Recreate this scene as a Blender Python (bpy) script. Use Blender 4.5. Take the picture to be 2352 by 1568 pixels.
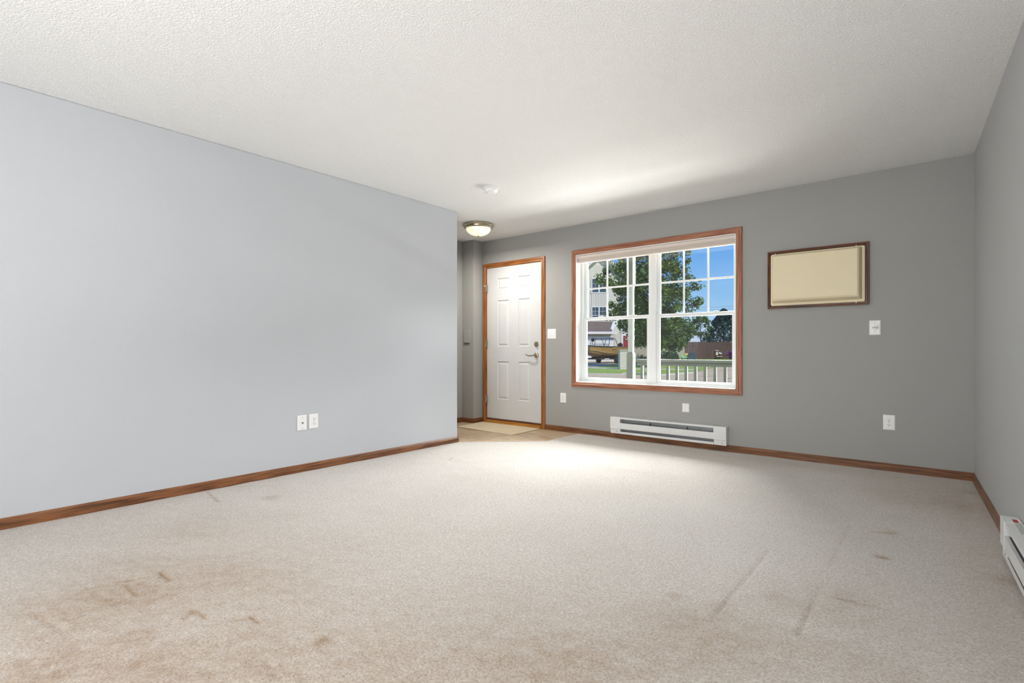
import bpy, bmesh, math, random
from mathutils import Vector, Matrix
import numpy as np

scene = bpy.context.scene
for o in list(bpy.data.objects):
    bpy.data.objects.remove(o, do_unlink=True)
col = scene.collection
random.seed(7)
rng = np.random.default_rng(7)

# ---------------------------------------------------------------- camera
FOC = 1160.0            # focal length in pixels of the 2352 px wide frame
CAM_H = 0.982
YAW = math.atan2(1160.0, 1434.0)
cam = bpy.data.cameras.new('camera')
cam.sensor_fit = 'HORIZONTAL'
cam.sensor_width = 36.0
cam.lens = FOC * 36.0 / 2352.0
cam.shift_y = 18.0 / 2352.0
cam.clip_start = 0.05
cam.clip_end = 600
camo = bpy.data.objects.new('camera', cam)
camo.location = (0, 0, CAM_H)
camo.rotation_euler = (math.pi / 2, 0, YAW)
col.objects.link(camo)
scene.camera = camo

# ---------------------------------------------------------------- view, sky, sun, large lights
scene.view_settings.view_transform = 'Standard'
scene.view_settings.look = 'None'
scene.view_settings.exposure = 0.0
scene.view_settings.gamma = 1.0
scene.view_settings.use_curve_mapping = False
scene.cycles.caustics_reflective = False
scene.cycles.caustics_refractive = False
scene.cycles.sample_clamp_indirect = 8.0

world = bpy.data.worlds.new('sky')
scene.world = world
world.use_nodes = True
wn = world.node_tree
wn.nodes.clear()
w_out = wn.nodes.new('ShaderNodeOutputWorld')
w_bg = wn.nodes.new('ShaderNodeBackground')
w_tc = wn.nodes.new('ShaderNodeTexCoord')
w_sep = wn.nodes.new('ShaderNodeSeparateXYZ')
w_ramp = wn.nodes.new('ShaderNodeValToRGB')
wn.links.new(w_tc.outputs['Generated'], w_sep.inputs[0])
wn.links.new(w_sep.outputs['Z'], w_ramp.inputs[0])
cr = w_ramp.color_ramp
cr.elements[0].position = 0.0
cr.elements[0].color = (0.62, 0.68, 0.86, 1)
cr.elements[1].position = 0.6
cr.elements[1].color = (0.07, 0.20, 0.66, 1)
for p_, c_ in ((0.045, (0.50, 0.70, 0.95, 1)), (0.09, (0.32, 0.60, 0.95, 1)), (0.17, (0.15, 0.43, 0.90, 1)), (0.3, (0.11, 0.34, 0.82, 1))):
    e_ = cr.elements.new(p_)
    e_.color = c_
wn.links.new(w_ramp.outputs[0], w_bg.inputs[0])
w_bg.inputs[1].default_value = 1.0
wn.links.new(w_bg.outputs[0], w_out.inputs[0])

def sun(direction, strength, color, angle=0.01):
    l = bpy.data.lights.new('sun', 'SUN')
    l.energy = strength
    l.color = color
    l.angle = angle
    o = bpy.data.objects.new('sun', l)
    o.rotation_euler = Vector(direction).to_track_quat('-Z', 'Y').to_euler()
    o.location = (10, 20, 20)
    col.objects.link(o)
sun((-0.66, 0.26, -0.72), 3.7, (1.0, 0.93, 0.80))

def area(name, loc, direction, sx, sy, power, color):
    l = bpy.data.lights.new(name, 'AREA')
    l.shape = 'RECTANGLE'
    l.size = sx
    l.size_y = sy
    l.energy = power
    l.color = color
    o = bpy.data.objects.new(name, l)
    o.location = loc
    o.rotation_euler = Vector(direction).to_track_quat('-Z', 'Y').to_euler()
    col.objects.link(o)
    return o
# added area light standing in for stronger sky daylight through the window
area('window_fill', (-1.4, 13.0, 6.6), (-0.05, -1.0, -0.5), 10.0, 5.0, 7200, (1.0, 0.985, 0.96))
# added light low outside, imitating ground bounce to brighten the ceiling
area('ground_fill', (-1.4, 8.6, 0.06), (0.0, -0.3, 1.0), 7.0, 1.6, 1400, (1.0, 0.985, 0.96))
# added cool fill light out of view; no window is built behind the camera
area('rear_fill', (0.38, -1.4, 1.35), (-1, 0.20, 0.10), 2.2, 1.9, 45, (0.90, 0.95, 1.0))
# added fill light behind the camera, aimed forward and up to lift the room
area('forward_fill', (-1.3, -1.7, 0.9), (-0.05, 1.8, 1.0), 1.6, 1.2, 104, (1.0, 0.985, 0.965))

# ---------------------------------------------------------------- materials
def new_mat(name):
    m = bpy.data.materials.new(name)
    m.use_nodes = True
    nt = m.node_tree
    b = nt.nodes['Principled BSDF']
    return m, nt, b

def srgb(h):
    h = h.lstrip('#')
    v = [int(h[i:i + 2], 16) / 255 for i in (0, 2, 4)]
    return tuple(x / 12.92 if x <= 0.04045 else ((x + 0.055) / 1.055) ** 2.4 for x in v) + (1,)

def plain(name, hexc, rough=0.5, metal=0.0, vary=0.06, scale=8.0, bump=0.0, bscale=200.0, coord='Object', spec=0.5):
    m, nt, b = new_mat(name)
    c = srgb(hexc)
    b.inputs['Roughness'].default_value = rough
    b.inputs['Metallic'].default_value = metal
    b.inputs['Specular IOR Level'].default_value = spec
    tc = nt.nodes.new('ShaderNodeTexCoord')
    n = nt.nodes.new('ShaderNodeTexNoise')
    n.inputs['Scale'].default_value = scale
    n.inputs['Detail'].default_value = 3
    nt.links.new(tc.outputs[coord], n.inputs['Vector'])
    r = nt.nodes.new('ShaderNodeValToRGB')
    r.color_ramp.elements[0].position = 0.3
    r.color_ramp.elements[1].position = 0.7
    r.color_ramp.elements[0].color = tuple(x * (1 - vary) for x in c[:3]) + (1,)
    r.color_ramp.elements[1].color = tuple(min(1, x * (1 + vary)) for x in c[:3]) + (1,)
    nt.links.new(n.outputs['Fac'], r.inputs[0])
    nt.links.new(r.outputs[0], b.inputs['Base Color'])
    if bump:
        n2 = nt.nodes.new('ShaderNodeTexNoise')
        n2.inputs['Scale'].default_value = bscale
        n2.inputs['Detail'].default_value = 2
        nt.links.new(tc.outputs[coord], n2.inputs['Vector'])
        bp = nt.nodes.new('ShaderNodeBump')
        bp.inputs['Strength'].default_value = bump
        bp.inputs['Distance'].default_value = 0.002
        nt.links.new(n2.outputs['Fac'], bp.inputs['Height'])
        nt.links.new(bp.outputs[0], b.inputs['Normal'])
    return m

def oak(name, axis, light='#b06f35', dark='#744018'):
    m, nt, b = new_mat(name)
    tc = nt.nodes.new('ShaderNodeTexCoord')
    mp = nt.nodes.new('ShaderNodeMapping')
    s = [55.0, 55.0, 55.0]
    s['xyz'.index(axis)] = 2.2
    mp.inputs['Scale'].default_value = s
    nt.links.new(tc.outputs['Object'], mp.inputs[0])
    n = nt.nodes.new('ShaderNodeTexNoise')
    n.inputs['Scale'].default_value = 1.6
    n.inputs['Detail'].default_value = 5
    n.inputs['Distortion'].default_value = 0.6
    nt.links.new(mp.outputs[0], n.inputs['Vector'])
    r = nt.nodes.new('ShaderNodeValToRGB')
    r.color_ramp.elements[0].position = 0.36
    r.color_ramp.elements[1].position = 0.62
    r.color_ramp.elements[0].color = srgb(dark)
    r.color_ramp.elements[1].color = srgb(light)
    nt.links.new(n.outputs['Fac'], r.inputs[0])
    nt.links.new(r.outputs[0], b.inputs['Base Color'])
    b.inputs['Roughness'].default_value = 0.33
    bp = nt.nodes.new('ShaderNodeBump')
    bp.inputs['Strength'].default_value = 0.12
    bp.inputs['Distance'].default_value = 0.001
    nt.links.new(n.outputs['Fac'], bp.inputs['Height'])
    nt.links.new(bp.outputs[0], b.inputs['Normal'])
    return m

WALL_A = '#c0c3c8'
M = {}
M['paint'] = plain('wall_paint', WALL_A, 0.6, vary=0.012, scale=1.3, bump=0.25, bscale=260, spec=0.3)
M['paint_shaded'] = plain('wall_paint_shaded', '#a4a4a1', 0.6, vary=0.012, scale=1.3, bump=0.25, bscale=260, spec=0.3)  # same wall paint, darkened to put the window wall's shade into the colour
M['paint_half_shaded'] = plain('wall_paint_half_shaded', '#b4b6b7', 0.6, vary=0.012, scale=1.3, bump=0.25, bscale=260, spec=0.3)  # same wall paint again, midway tone holding the right wall's shade
M['white_vinyl'] = plain('white_vinyl', '#eef0f0', 0.35, vary=0.01)
M['white_paint'] = plain('white_door_paint', '#d0d1d2', 0.4, vary=0.01, spec=0.4)
M['white_plastic'] = plain('white_plastic', '#f2f2f1', 0.35, vary=0.01)
M['white_enamel'] = plain('white_enamel', '#e6e7e7', 0.3, vary=0.02)
M['shade_fabric'] = plain('shade_fabric', '#e2d6cc', 0.8, vary=0.02)
M['cream'] = plain('cream_plastic', '#ecdfbc', 0.45, vary=0.012, spec=0.4)
M['nickel'] = plain('brushed_nickel', '#b8b09c', 0.25, 1.0, vary=0.03)
M['dark_slot'] = plain('dark_slot', '#2b2b2b', 0.6, vary=0.02)
M['grey_metal'] = plain('grey_metal', '#8d9092', 0.45, 0.6, vary=0.05)
M['red_ink'] = plain('red_ink', '#b2403c', 0.6, vary=0.03)
M['grey_ink'] = plain('grey_ink', '#8a8a8a', 0.6, vary=0.03)
for a_ in 'xyz':
    M['oak_' + a_] = oak('oak_trim_' + a_, a_)
    M['base_' + a_] = oak('oak_baseboard_' + a_, a_, '#8c5b38', '#56341f')
    M['winoak_' + a_] = oak('oak_window_trim_' + a_, a_, '#b27a5a', '#87503a')  # oak tone with the window's pinkish flare haze mixed into the colour
    M['walnut_' + a_] = oak('stained_trim_' + a_, a_, '#7a4a30', '#3f2214')
M['threshold'] = oak('threshold_oak', 'x', '#c98f45', '#a06a28')

def ceiling_mat():
    m, nt, b = new_mat('ceiling_texture')
    b.inputs['Base Color'].default_value = srgb('#f2f2f1')
    b.inputs['Roughness'].default_value = 0.85
    b.inputs['Specular IOR Level'].default_value = 0.2
    tc = nt.nodes.new('ShaderNodeTexCoord')
    n = nt.nodes.new('ShaderNodeTexNoise')
    n.inputs['Scale'].default_value = 95
    n.inputs['Detail'].default_value = 3
    n.inputs['Roughness'].default_value = 0.6
    nt.links.new(tc.outputs['Object'], n.inputs['Vector'])
    r = nt.nodes.new('ShaderNodeValToRGB')
    r.color_ramp.elements[0].position = 0.42
    r.color_ramp.elements[1].position = 0.62
    nt.links.new(n.outputs['Fac'], r.inputs[0])
    bp = nt.nodes.new('ShaderNodeBump')
    bp.inputs['Strength'].default_value = 0.75
    bp.inputs['Distance'].default_value = 0.004
    nt.links.new(r.outputs[0], bp.inputs['Height'])
    nt.links.new(bp.outputs[0], b.inputs['Normal'])
    return m
M['ceiling'] = ceiling_mat()

def carpet_mat():
    m, nt, b = new_mat('carpet_pile')
    b.inputs['Roughness'].default_value = 0.95
    b.inputs['Specular IOR Level'].default_value = 0.1
    b.inputs['Sheen Weight'].default_value = 0.25
    b.inputs['Sheen Roughness'].default_value = 0.5
    tc = nt.nodes.new('ShaderNodeTexCoord')
    at = nt.nodes.new('ShaderNodeAttribute')
    at.attribute_name = 'soil_shade'
    n = nt.nodes.new('ShaderNodeTexNoise')
    n.inputs['Scale'].default_value = 110
    n.inputs['Detail'].default_value = 4
    n.inputs['Roughness'].default_value = 0.65
    n.inputs['Distortion'].default_value = 0.7
    nt.links.new(tc.outputs['Object'], n.inputs['Vector'])
    r = nt.nodes.new('ShaderNodeValToRGB')
    r.color_ramp.elements[0].position = 0.34
    r.color_ramp.elements[1].position = 0.64
    r.color_ramp.elements[0].color = (0.54, 0.50, 0.46, 1)
    r.color_ramp.elements[1].color = (1, 1, 1, 1)
    nt.links.new(n.outputs['Fac'], r.inputs[0])
    mx = nt.nodes.new('ShaderNodeMix')
    mx.data_type = 'RGBA'
    mx.inputs['A'].default_value = srgb('#e4e1dd')
    mx.inputs['B'].default_value = srgb('#a2835f')
    nt.links.new(at.outputs['Fac'], mx.inputs['Factor'])
    mu = nt.nodes.new('ShaderNodeMix')
    mu.data_type = 'RGBA'
    mu.blend_type = 'MULTIPLY'
    mu.inputs['Factor'].default_value = 0.85
    nt.links.new(mx.outputs['Result'], mu.inputs['A'])
    nt.links.new(r.outputs[0], mu.inputs['B'])
    nt.links.new(mu.outputs['Result'], b.inputs['Base Color'])
    bp = nt.nodes.new('ShaderNodeBump')
    bp.inputs['Strength'].default_value = 0.9
    bp.inputs['Distance'].default_value = 0.006
    nt.links.new(n.outputs['Fac'], bp.inputs['Height'])
    nt.links.new(bp.outputs[0], b.inputs['Normal'])
    return m
M['carpet'] = carpet_mat()

def vinyl_mat():
    m, nt, b = new_mat('printed_vinyl')
    tc = nt.nodes.new('ShaderNodeTexCoord')
    mp = nt.nodes.new('ShaderNodeMapping')
    mp.inputs['Scale'].default_value = (1, 1, 1)
    mp.inputs['Rotation'].default_value = (0, 0, math.radians(20))
    nt.links.new(tc.outputs['Object'], mp.inputs[0])
    br = nt.nodes.new('ShaderNodeTexBrick')
    br.offset = 0.0
    br.inputs['Scale'].default_value = 1.0
    br.inputs['Brick Width'].default_value = 0.3
    br.inputs['Row Height'].default_value = 0.3
    br.inputs['Mortar Size'].default_value = 0.004
    br.inputs['Color1'].default_value = srgb('#c9b498')
    br.inputs['Color2'].default_value = srgb('#b79f82')
    br.inputs['Mortar'].default_value = srgb('#dccdb8')
    nt.links.new(mp.outputs[0], br.inputs['Vector'])
    n = nt.nodes.new('ShaderNodeTexNoise')
    n.inputs['Scale'].default_value = 9
    n.inputs['Detail'].default_value = 5
    nt.links.new(tc.outputs['Object'], n.inputs['Vector'])
    r = nt.nodes.new('ShaderNodeValToRGB')
    r.color_ramp.elements[0].position = 0.35
    r.color_ramp.elements[1].position = 0.65
    r.color_ramp.elements[0].color = (0.78, 0.74, 0.70, 1)
    r.color_ramp.elements[1].color = (1, 1, 1, 1)
    nt.links.new(n.outputs['Fac'], r.inputs[0])
    mu = nt.nodes.new('ShaderNodeMix')
    mu.data_type = 'RGBA'
    mu.blend_type = 'MULTIPLY'
    mu.inputs['Factor'].default_value = 1.0
    nt.links.new(br.outputs['Color'], mu.inputs['A'])
    nt.links.new(r.outputs[0], mu.inputs['B'])
    nt.links.new(mu.outputs['Result'], b.inputs['Base Color'])
    b.inputs['Roughness'].default_value = 0.35
    return m
M['vinyl'] = vinyl_mat()

def glass_mat():
    m = bpy.data.materials.new('window_glass')
    m.use_nodes = True
    nt = m.node_tree
    nt.nodes.clear()
    o = nt.nodes.new('ShaderNodeOutputMaterial')
    t = nt.nodes.new('ShaderNodeBsdfTransparent')
    t.inputs[0].default_value = (0.97, 0.98, 0.975, 1)
    g = nt.nodes.new('ShaderNodeBsdfGlossy')
    g.inputs['Roughness'].default_value = 0.02
    mx = nt.nodes.new('ShaderNodeMixShader')
    mx.inputs[0].default_value = 0.035
    nt.links.new(t.outputs[0], mx.inputs[1])
    nt.links.new(g.outputs[0], mx.inputs[2])
    nt.links.new(mx.outputs[0], o.inputs[0])
    return m
M['glass'] = glass_mat()

def lamp_glass():
    m, nt, b = new_mat('lit_alabaster_glass')
    tc = nt.nodes.new('ShaderNodeTexCoord')
    n = nt.nodes.new('ShaderNodeTexNoise')
    n.inputs['Scale'].default_value = 14
    n.inputs['Detail'].default_value = 3
    n.inputs['Distortion'].default_value = 1.5
    nt.links.new(tc.outputs['Object'], n.inputs['Vector'])
    r = nt.nodes.new('ShaderNodeValToRGB')
    r.color_ramp.elements[0].position = 0.35
    r.color_ramp.elements[1].position = 0.6
    r.color_ramp.elements[0].color = srgb('#efe0b0')
    r.color_ramp.elements[1].color = srgb('#fffdf4')
    nt.links.new(n.outputs['Fac'], r.inputs[0])
    nt.links.new(r.outputs[0], b.inputs['Base Color'])
    nt.links.new(r.outputs[0], b.inputs['Emission Color'])
    b.inputs['Emission Strength'].default_value = 0.72
    b.inputs['Roughness'].default_value = 0.3
    return m
M['lamp_glass'] = lamp_glass()

# outdoor materials
M['cladding'] = plain('dark_sage_cladding', '#5a6054', 0.8)
M['porch_deck'] = plain('porch_deck_stain', '#5b564d', 0.85)
M['sage'] = plain('sage_porch_paint', '#6c7268', 0.6, vary=0.04, scale=5)
M['post_white'] = plain('porch_post_paint', '#a3a7a3', 0.55, vary=0.03)
M['concrete'] = plain('street_concrete', '#cbb898', 0.9, vary=0.07, scale=0.9, bump=0.3, bscale=30)
M['joint'] = plain('joint_tar', '#6d655e', 0.9, vary=0.1)
M['curb'] = plain('curb_concrete', '#c9c8c0', 0.9, vary=0.05)
M['trim_white'] = plain('exterior_trim_white', '#dfe0e2', 0.6, vary=0.02)
M['shingle'] = plain('asphalt_shingle', '#6f6058', 0.95, vary=0.22, scale=3.0)
M['garage_door'] = plain('garage_door_paint', '#d8dde4', 0.6, vary=0.02)
M['red_door'] = plain('red_door_paint', '#9c1f36', 0.5, vary=0.06)
M['win_dark'] = plain('dark_window_glass', '#3c4a5c', 0.12, vary=0.3, scale=1.5)
M['fence_brown'] = plain('brown_fence_stain', '#5a4540', 0.9, vary=0.16, scale=2.0)
M['fence_tan'] = plain('tan_fence_paint', '#b5ad9f', 0.8, vary=0.06, scale=2.0)
M['bark'] = plain('tree_bark', '#4d4338', 0.95, vary=0.2)
M['boat_tan'] = plain('tan_boat_hull', '#a5854f', 0.35, vary=0.06, scale=1.0)
M['boat_line'] = plain('boat_chine', '#cdb08a', 0.35, vary=0.03)
M['rubber'] = plain('black_rubber', '#191b1e', 0.7, vary=0.1)
M['dark_frame'] = plain('dark_tube', '#39434c', 0.4, vary=0.1)
M['green_slat'] = plain('green_slat', '#8fbf8a', 0.7, vary=0.08)
M['yellow_cloth'] = plain('yellow_cloth', '#cdb264', 0.8, vary=0.08)
M['navy'] = plain('navy_tarp', '#37485a', 0.7, vary=0.1)
M['orange_board'] = plain('orange_board', '#c98a70', 0.7, vary=0.08)
M['pink_board'] = plain('pale_board', '#d9c0b4', 0.7, vary=0.08)
M['pale_blue'] = plain('pale_blue_paint', '#bcd0ea', 0.6, vary=0.05)
M['purple'] = plain('purple_petals', '#8a4a8e', 0.8, vary=0.2)

def banded(name, c1, c2, axis, period, ratio=0.12, rough=0.8):
    """horizontal laps or vertical board lines too far away to tell apart"""
    m, nt, b = new_mat(name)
    tc = nt.nodes.new('ShaderNodeTexCoord')
    sp = nt.nodes.new('ShaderNodeSeparateXYZ')
    nt.links.new(tc.outputs['Object'], sp.inputs[0])
    d = nt.nodes.new('ShaderNodeMath')
    d.operation = 'DIVIDE'
    d.inputs[1].default_value = period
    nt.links.new(sp.outputs['XYZ'.index(axis)], d.inputs[0])
    f = nt.nodes.new('ShaderNodeMath')
    f.operation = 'FRACT'
    nt.links.new(d.outputs[0], f.inputs[0])
    g = nt.nodes.new('ShaderNodeMath')
    g.operation = 'LESS_THAN'
    g.inputs[1].default_value = ratio
    nt.links.new(f.outputs[0], g.inputs[0])
    mx = nt.nodes.new('ShaderNodeMix')
    mx.data_type = 'RGBA'
    mx.inputs['A'].default_value = srgb(c1)
    mx.inputs['B'].default_value = srgb(c2)
    nt.links.new(g.outputs[0], mx.inputs['Factor'])
    nt.links.new(mx.outputs['Result'], b.inputs['Base Color'])
    b.inputs['Roughness'].default_value = rough
    return m
M['siding'] = banded('lap_siding', '#dad6cd', '#b8b5ae', 'Z', 0.14, 0.2)
M['board_siding'] = banded('board_siding', '#bdb5a8', '#968f84', 'X', 0.3, 0.14)
M['pale_board_siding'] = banded('pale_board_siding', '#cdcac4', '#b8b4ae', 'X', 0.3, 0.12)

def leaf_mat(name, c1, c2):
    m, nt, b = new_mat(name)
    tc = nt.nodes.new('ShaderNodeTexCoord')
    n = nt.nodes.new('ShaderNodeTexNoise')
    n.inputs['Scale'].default_value = 2.6
    n.inputs['Detail'].default_value = 6
    nt.links.new(tc.outputs['Object'], n.inputs['Vector'])
    r = nt.nodes.new('ShaderNodeValToRGB')
    r.color_ramp.elements[0].position = 0.38
    r.color_ramp.elements[1].position = 0.62
    r.color_ramp.elements[0].color = srgb(c1)
    r.color_ramp.elements[1].color = srgb(c2)
    nt.links.new(n.outputs['Fac'], r.inputs[0])
    nt.links.new(r.outputs[0], b.inputs['Base Color'])
    b.inputs['Roughness'].default_value = 0.6
    return m
M['leaf'] = leaf_mat('maple_leaf', '#2c4719', '#6e8c30')
M['leaf2'] = leaf_mat('small_tree_leaf', '#35552a', '#63853a')
M['needle'] = leaf_mat('spruce_needle', '#22413f', '#3b5f58')
M['shrub'] = leaf_mat('shrub_leaf', '#2c4a30', '#4a6a40')
M['grass'] = leaf_mat('lawn_grass', '#86a232', '#a6bd48')

# ---------------------------------------------------------------- mesh helpers
ORG = {}   # object -> world origin its vertices are measured from

class MB:
    def __init__(s):
        s.v = []
        s.f = []
    def add(s, verts, faces):
        n = len(s.v)
        s.v += [tuple(p) for p in verts]
        s.f += [tuple(i + n for i in f) for f in faces]
        return s
    def box(s, x0, y0, z0, x1, y1, z1):
        x0, x1 = min(x0, x1), max(x0, x1)
        y0, y1 = min(y0, y1), max(y0, y1)
        z0, z1 = min(z0, z1), max(z0, z1)
        return s.add([(x0, y0, z0), (x1, y0, z0), (x1, y1, z0), (x0, y1, z0), (x0, y0, z1), (x1, y0, z1), (x1, y1, z1), (x0, y1, z1)],
                     [(0, 3, 2, 1), (4, 5, 6, 7), (0, 1, 5, 4), (1, 2, 6, 5), (2, 3, 7, 6), (3, 0, 4, 7)])
    def prism(s, pts, z0, z1):
        n = len(pts)
        v = [(x, y, z0) for x, y in pts] + [(x, y, z1) for x, y in pts]
        f = [tuple(reversed(range(n))), tuple(range(n, 2 * n))] + [(i, (i + 1) % n, n + (i + 1) % n, n + i) for i in range(n)]
        return s.add(v, f)
    def loops(s, loops, cap0=True, cap1=True, close=True):
        n = len(loops[0])
        base = len(s.v)
        for l in loops:
            s.v += [tuple(p) for p in l]
        m = n if close else n - 1
        for k in range(len(loops) - 1):
            for i in range(m):
                a = base + k * n + i
                b = base + k * n + (i + 1) % n
                s.f.append((a, b, b + n, a + n))
        if cap0:
            s.f.append(tuple(base + i for i in reversed(range(n))))
        if cap1:
            s.f.append(tuple(base + (len(loops) - 1) * n + i for i in range(n)))
        return s
    def lathe(s, c, prof, axis='z', n=32, cap0=True, cap1=True):
        L = []
        for r, h in prof:
            l = []
            for i in range(n):
                a = 2 * math.pi * i / n
                p, q = r * math.cos(a), r * math.sin(a)
                if axis == 'z': l.append((c[0] + p, c[1] + q, c[2] + h))
                elif axis == 'y': l.append((c[0] + p, c[1] + h, c[2] + q))
                else: l.append((c[0] + h, c[1] + p, c[2] + q))
            L.append(l)
        return s.loops(L, cap0, cap1)
    def tube(s, pts, r, n=8, r1=None):
        pts = [Vector(p) for p in pts]
        L = []
        for i, p in enumerate(pts):
            d = (pts[min(i + 1, len(pts) - 1)] - pts[max(i - 1, 0)]).normalized()
            u = d.cross(Vector((0, 0, 1)))
            if u.length < 1e-3:
                u = d.cross(Vector((0, 1, 0)))
            u.normalize()
            w = d.cross(u)
            rr = r if r1 is None else r + (r1 - r) * i / (len(pts) - 1)
            L.append([p + u * rr * math.cos(2 * math.pi * k / n) + w * rr * math.sin(2 * math.pi * k / n) for k in range(n)])
        return s.loops(L)
    def build(s, name, mat, parent=None, loc=None, smooth=False, bevel=0.0, segs=2, fix=True):
        org = Vector(ORG[parent.name]) if parent is not None else Vector(loc if loc is not None else (0, 0, 0))
        me = bpy.data.meshes.new(name)
        me.from_pydata([tuple(Vector(p) - org) for p in s.v], [], s.f)
        if fix:
            bm = bmesh.new()
            bm.from_mesh(me)
            bmesh.ops.recalc_face_normals(bm, faces=bm.faces)
            bm.to_mesh(me)
            bm.free()
        me.materials.append(mat)
        o = bpy.data.objects.new(name, me)
        col.objects.link(o)
        if parent is not None:
            o.parent = parent
        else:
            o.location = org
        ORG[o.name] = tuple(org)
        if smooth:
            for p in me.polygons:
                p.use_smooth = True
            e = o.modifiers.new('edge', 'EDGE_SPLIT')
            e.split_angle = math.radians(40)
        if bevel:
            b = o.modifiers.new('bevel', 'BEVEL')
            b.width = bevel
            b.segments = segs
            b.limit_method = 'ANGLE'
            b.angle_limit = math.radians(35)
        return o

def tag(o, label=None, cat=None, group=None, kind=None):
    if label: o['label'] = label
    if cat: o['category'] = cat
    if group: o['group'] = group
    if kind: o['kind'] = kind
    return o

def empty(name, loc, rz=0.0):
    o = bpy.data.objects.new(name, None)
    o.empty_display_size = 0.1
    o.location = loc
    o.rotation_euler = (0, 0, rz)
    col.objects.link(o)
    ORG[o.name] = tuple(loc)
    return o

def local_empty(name, loc, rz=0.0):
    """an Empty whose children are written in its own local coordinates"""
    o = empty(name, loc, rz)
    ORG[o.name] = (0, 0, 0)
    return o

def copy_tree(o, parent=None):
    c = o.copy()
    col.objects.link(c)
    if parent is not None:
        c.parent = parent
    for ch in [k for k in bpy.data.objects if k.parent == o]:
        copy_tree(ch, c)
    return c

# ================================================================= THE ROOM
YB = 5.087              # inner face of the far wall
WT = 0.20               # its thickness
H = 2.44
def XL(y): return -3.902 + 0.0214 * y     # left wall face
def XR(y): return 0.428 - 0.023 * y       # right wall face

# --- floor: carpet with soil and dents painted on a fine grid (dirt plus painted wall-side shade, real dents)
def seg_d(X, Y, a, b):
    ax, ay = a
    bx, by = b
    dx, dy = bx - ax, by - ay
    t = np.clip(((X - ax) * dx + (Y - ay) * dy) / (dx * dx + dy * dy + 1e-9), 0, 1)
    return np.hypot(X - ax - t * dx, Y - ay - t * dy)

def fbm(X, Y, seed, scales):
    r = np.random.default_rng(seed)
    out = np.zeros_like(X)
    for s, amp in scales:
        for _ in range(5):
            th = r.uniform(0, 2 * math.pi)
            ph = r.uniform(0, 2 * math.pi)
            k = 2 * math.pi / (s * r.uniform(0.7, 1.4))
            out += amp * np.sin(k * (X * math.cos(th) + Y * math.sin(th)) + ph + 1.3 * np.sin(0.6 * k * (Y * math.cos(th) - X * math.sin(th)) + ph * 2)) / 5
    return out

VX, VY0 = -3.1, 4.45        # carpet / vinyl seam corner
def make_carpet():
    st = 0.0105
    xs = np.arange(-3.96, 0.5, st)
    ys = np.arange(-3.05, 5.10, st * 1.15)
    X, Y = np.meshgrid(xs, ys)
    soil_shade = 0.05 + 0.20 * np.clip((2.6 - Y) / 2.6, 0, 1) + 0.07 * fbm(X, Y, 3, ((1.6, 1.0), (0.7, 0.6), (0.25, 0.3)))
    # traffic soiling toward the near left corner and near edge; painted shade along walls
    def blob(cx, cy, rx, ry, rot, amp):
        nonlocal soil_shade
        c, s = math.cos(rot), math.sin(rot)
        u = ((X - cx) * c + (Y - cy) * s) / rx
        v = (-(X - cx) * s + (Y - cy) * c) / ry
        soil_shade = soil_shade + amp * np.exp(-(u * u + v * v))
    for b in BLOBS:
        blob(*b)
    Zd = 0.0015 * fbm(X, Y, 9, ((0.5, 1.0), (0.2, 0.8)))
    for a, b_, w, depth, so in MARKS:
        d = seg_d(X, Y, a, b_)
        g = np.exp(-(d / (0.75 * w)) ** 2)
        Zd -= depth * g
        soil_shade = soil_shade + so * g
    soil_shade = np.clip(soil_shade * (1 + 0.25 * fbm(X, Y, 5, ((0.12, 1.0), (0.06, 1.0)))), 0, 1)
    # keep clear of the vinyl: trim beyond the seam
    ny, nx = X.shape
    inside = ((X > VX) | (Y < 3.80 + (X + 3.82) * ((VY0 - 3.80) / (VX + 3.82)))) & (X < XR(Y) + 0.02) & (X > XL(Y) - 0.05)
    inside &= ~((X > VX) & (Y > YB + 0.02))
    idx = -np.ones(X.shape, int)
    # faces whose four corners are inside
    ok = inside[:-1, :-1] & inside[1:, :-1] & inside[:-1, 1:] & inside[1:, 1:]
    used = np.zeros(X.shape, bool)
    for dy in (0, 1):
        for dx in (0, 1):
            used[dy:ny - 1 + dy, dx:nx - 1 + dx] |= ok
    idx[used] = np.arange(used.sum())
    verts = np.stack([X[used], Y[used], Zd[used]], 1)
    a = idx[:-1, :-1][ok]; b = idx[:-1, 1:][ok]; c = idx[1:, 1:][ok]; d = idx[1:, :-1][ok]
    faces = np.stack([a, b, c, d], 1)
    me = bpy.data.meshes.new('floor')
    me.vertices.add(len(verts))
    me.vertices.foreach_set('co', verts.ravel())
    me.loops.add(faces.size)
    me.loops.foreach_set('vertex_index', faces.ravel())
    me.polygons.add(len(faces))
    me.polygons.foreach_set('loop_start', np.arange(len(faces)) * 4)
    me.polygons.foreach_set('loop_total', np.full(len(faces), 4))
    me.polygons.foreach_set('use_smooth', np.ones(len(faces), bool))
    me.update(calc_edges=True)
    at = me.attributes.new('soil_shade', 'FLOAT', 'POINT')
    at.data.foreach_set('value', soil_shade[used].astype(np.float32))
    me.materials.append(M['carpet'])
    o = bpy.data.objects.new('floor', me)
    col.objects.link(o)
    return tag(o, kind='structure')

def FP(px, py):      # where a spot seen at a pixel of the photograph lies on the floor
    u = (px - 1176) / FOC
    v = (802 - py) / FOC
    t = -CAM_H / v
    return ((u * math.cos(YAW) - math.sin(YAW)) * t, (u * math.sin(YAW) + math.cos(YAW)) * t)

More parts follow.
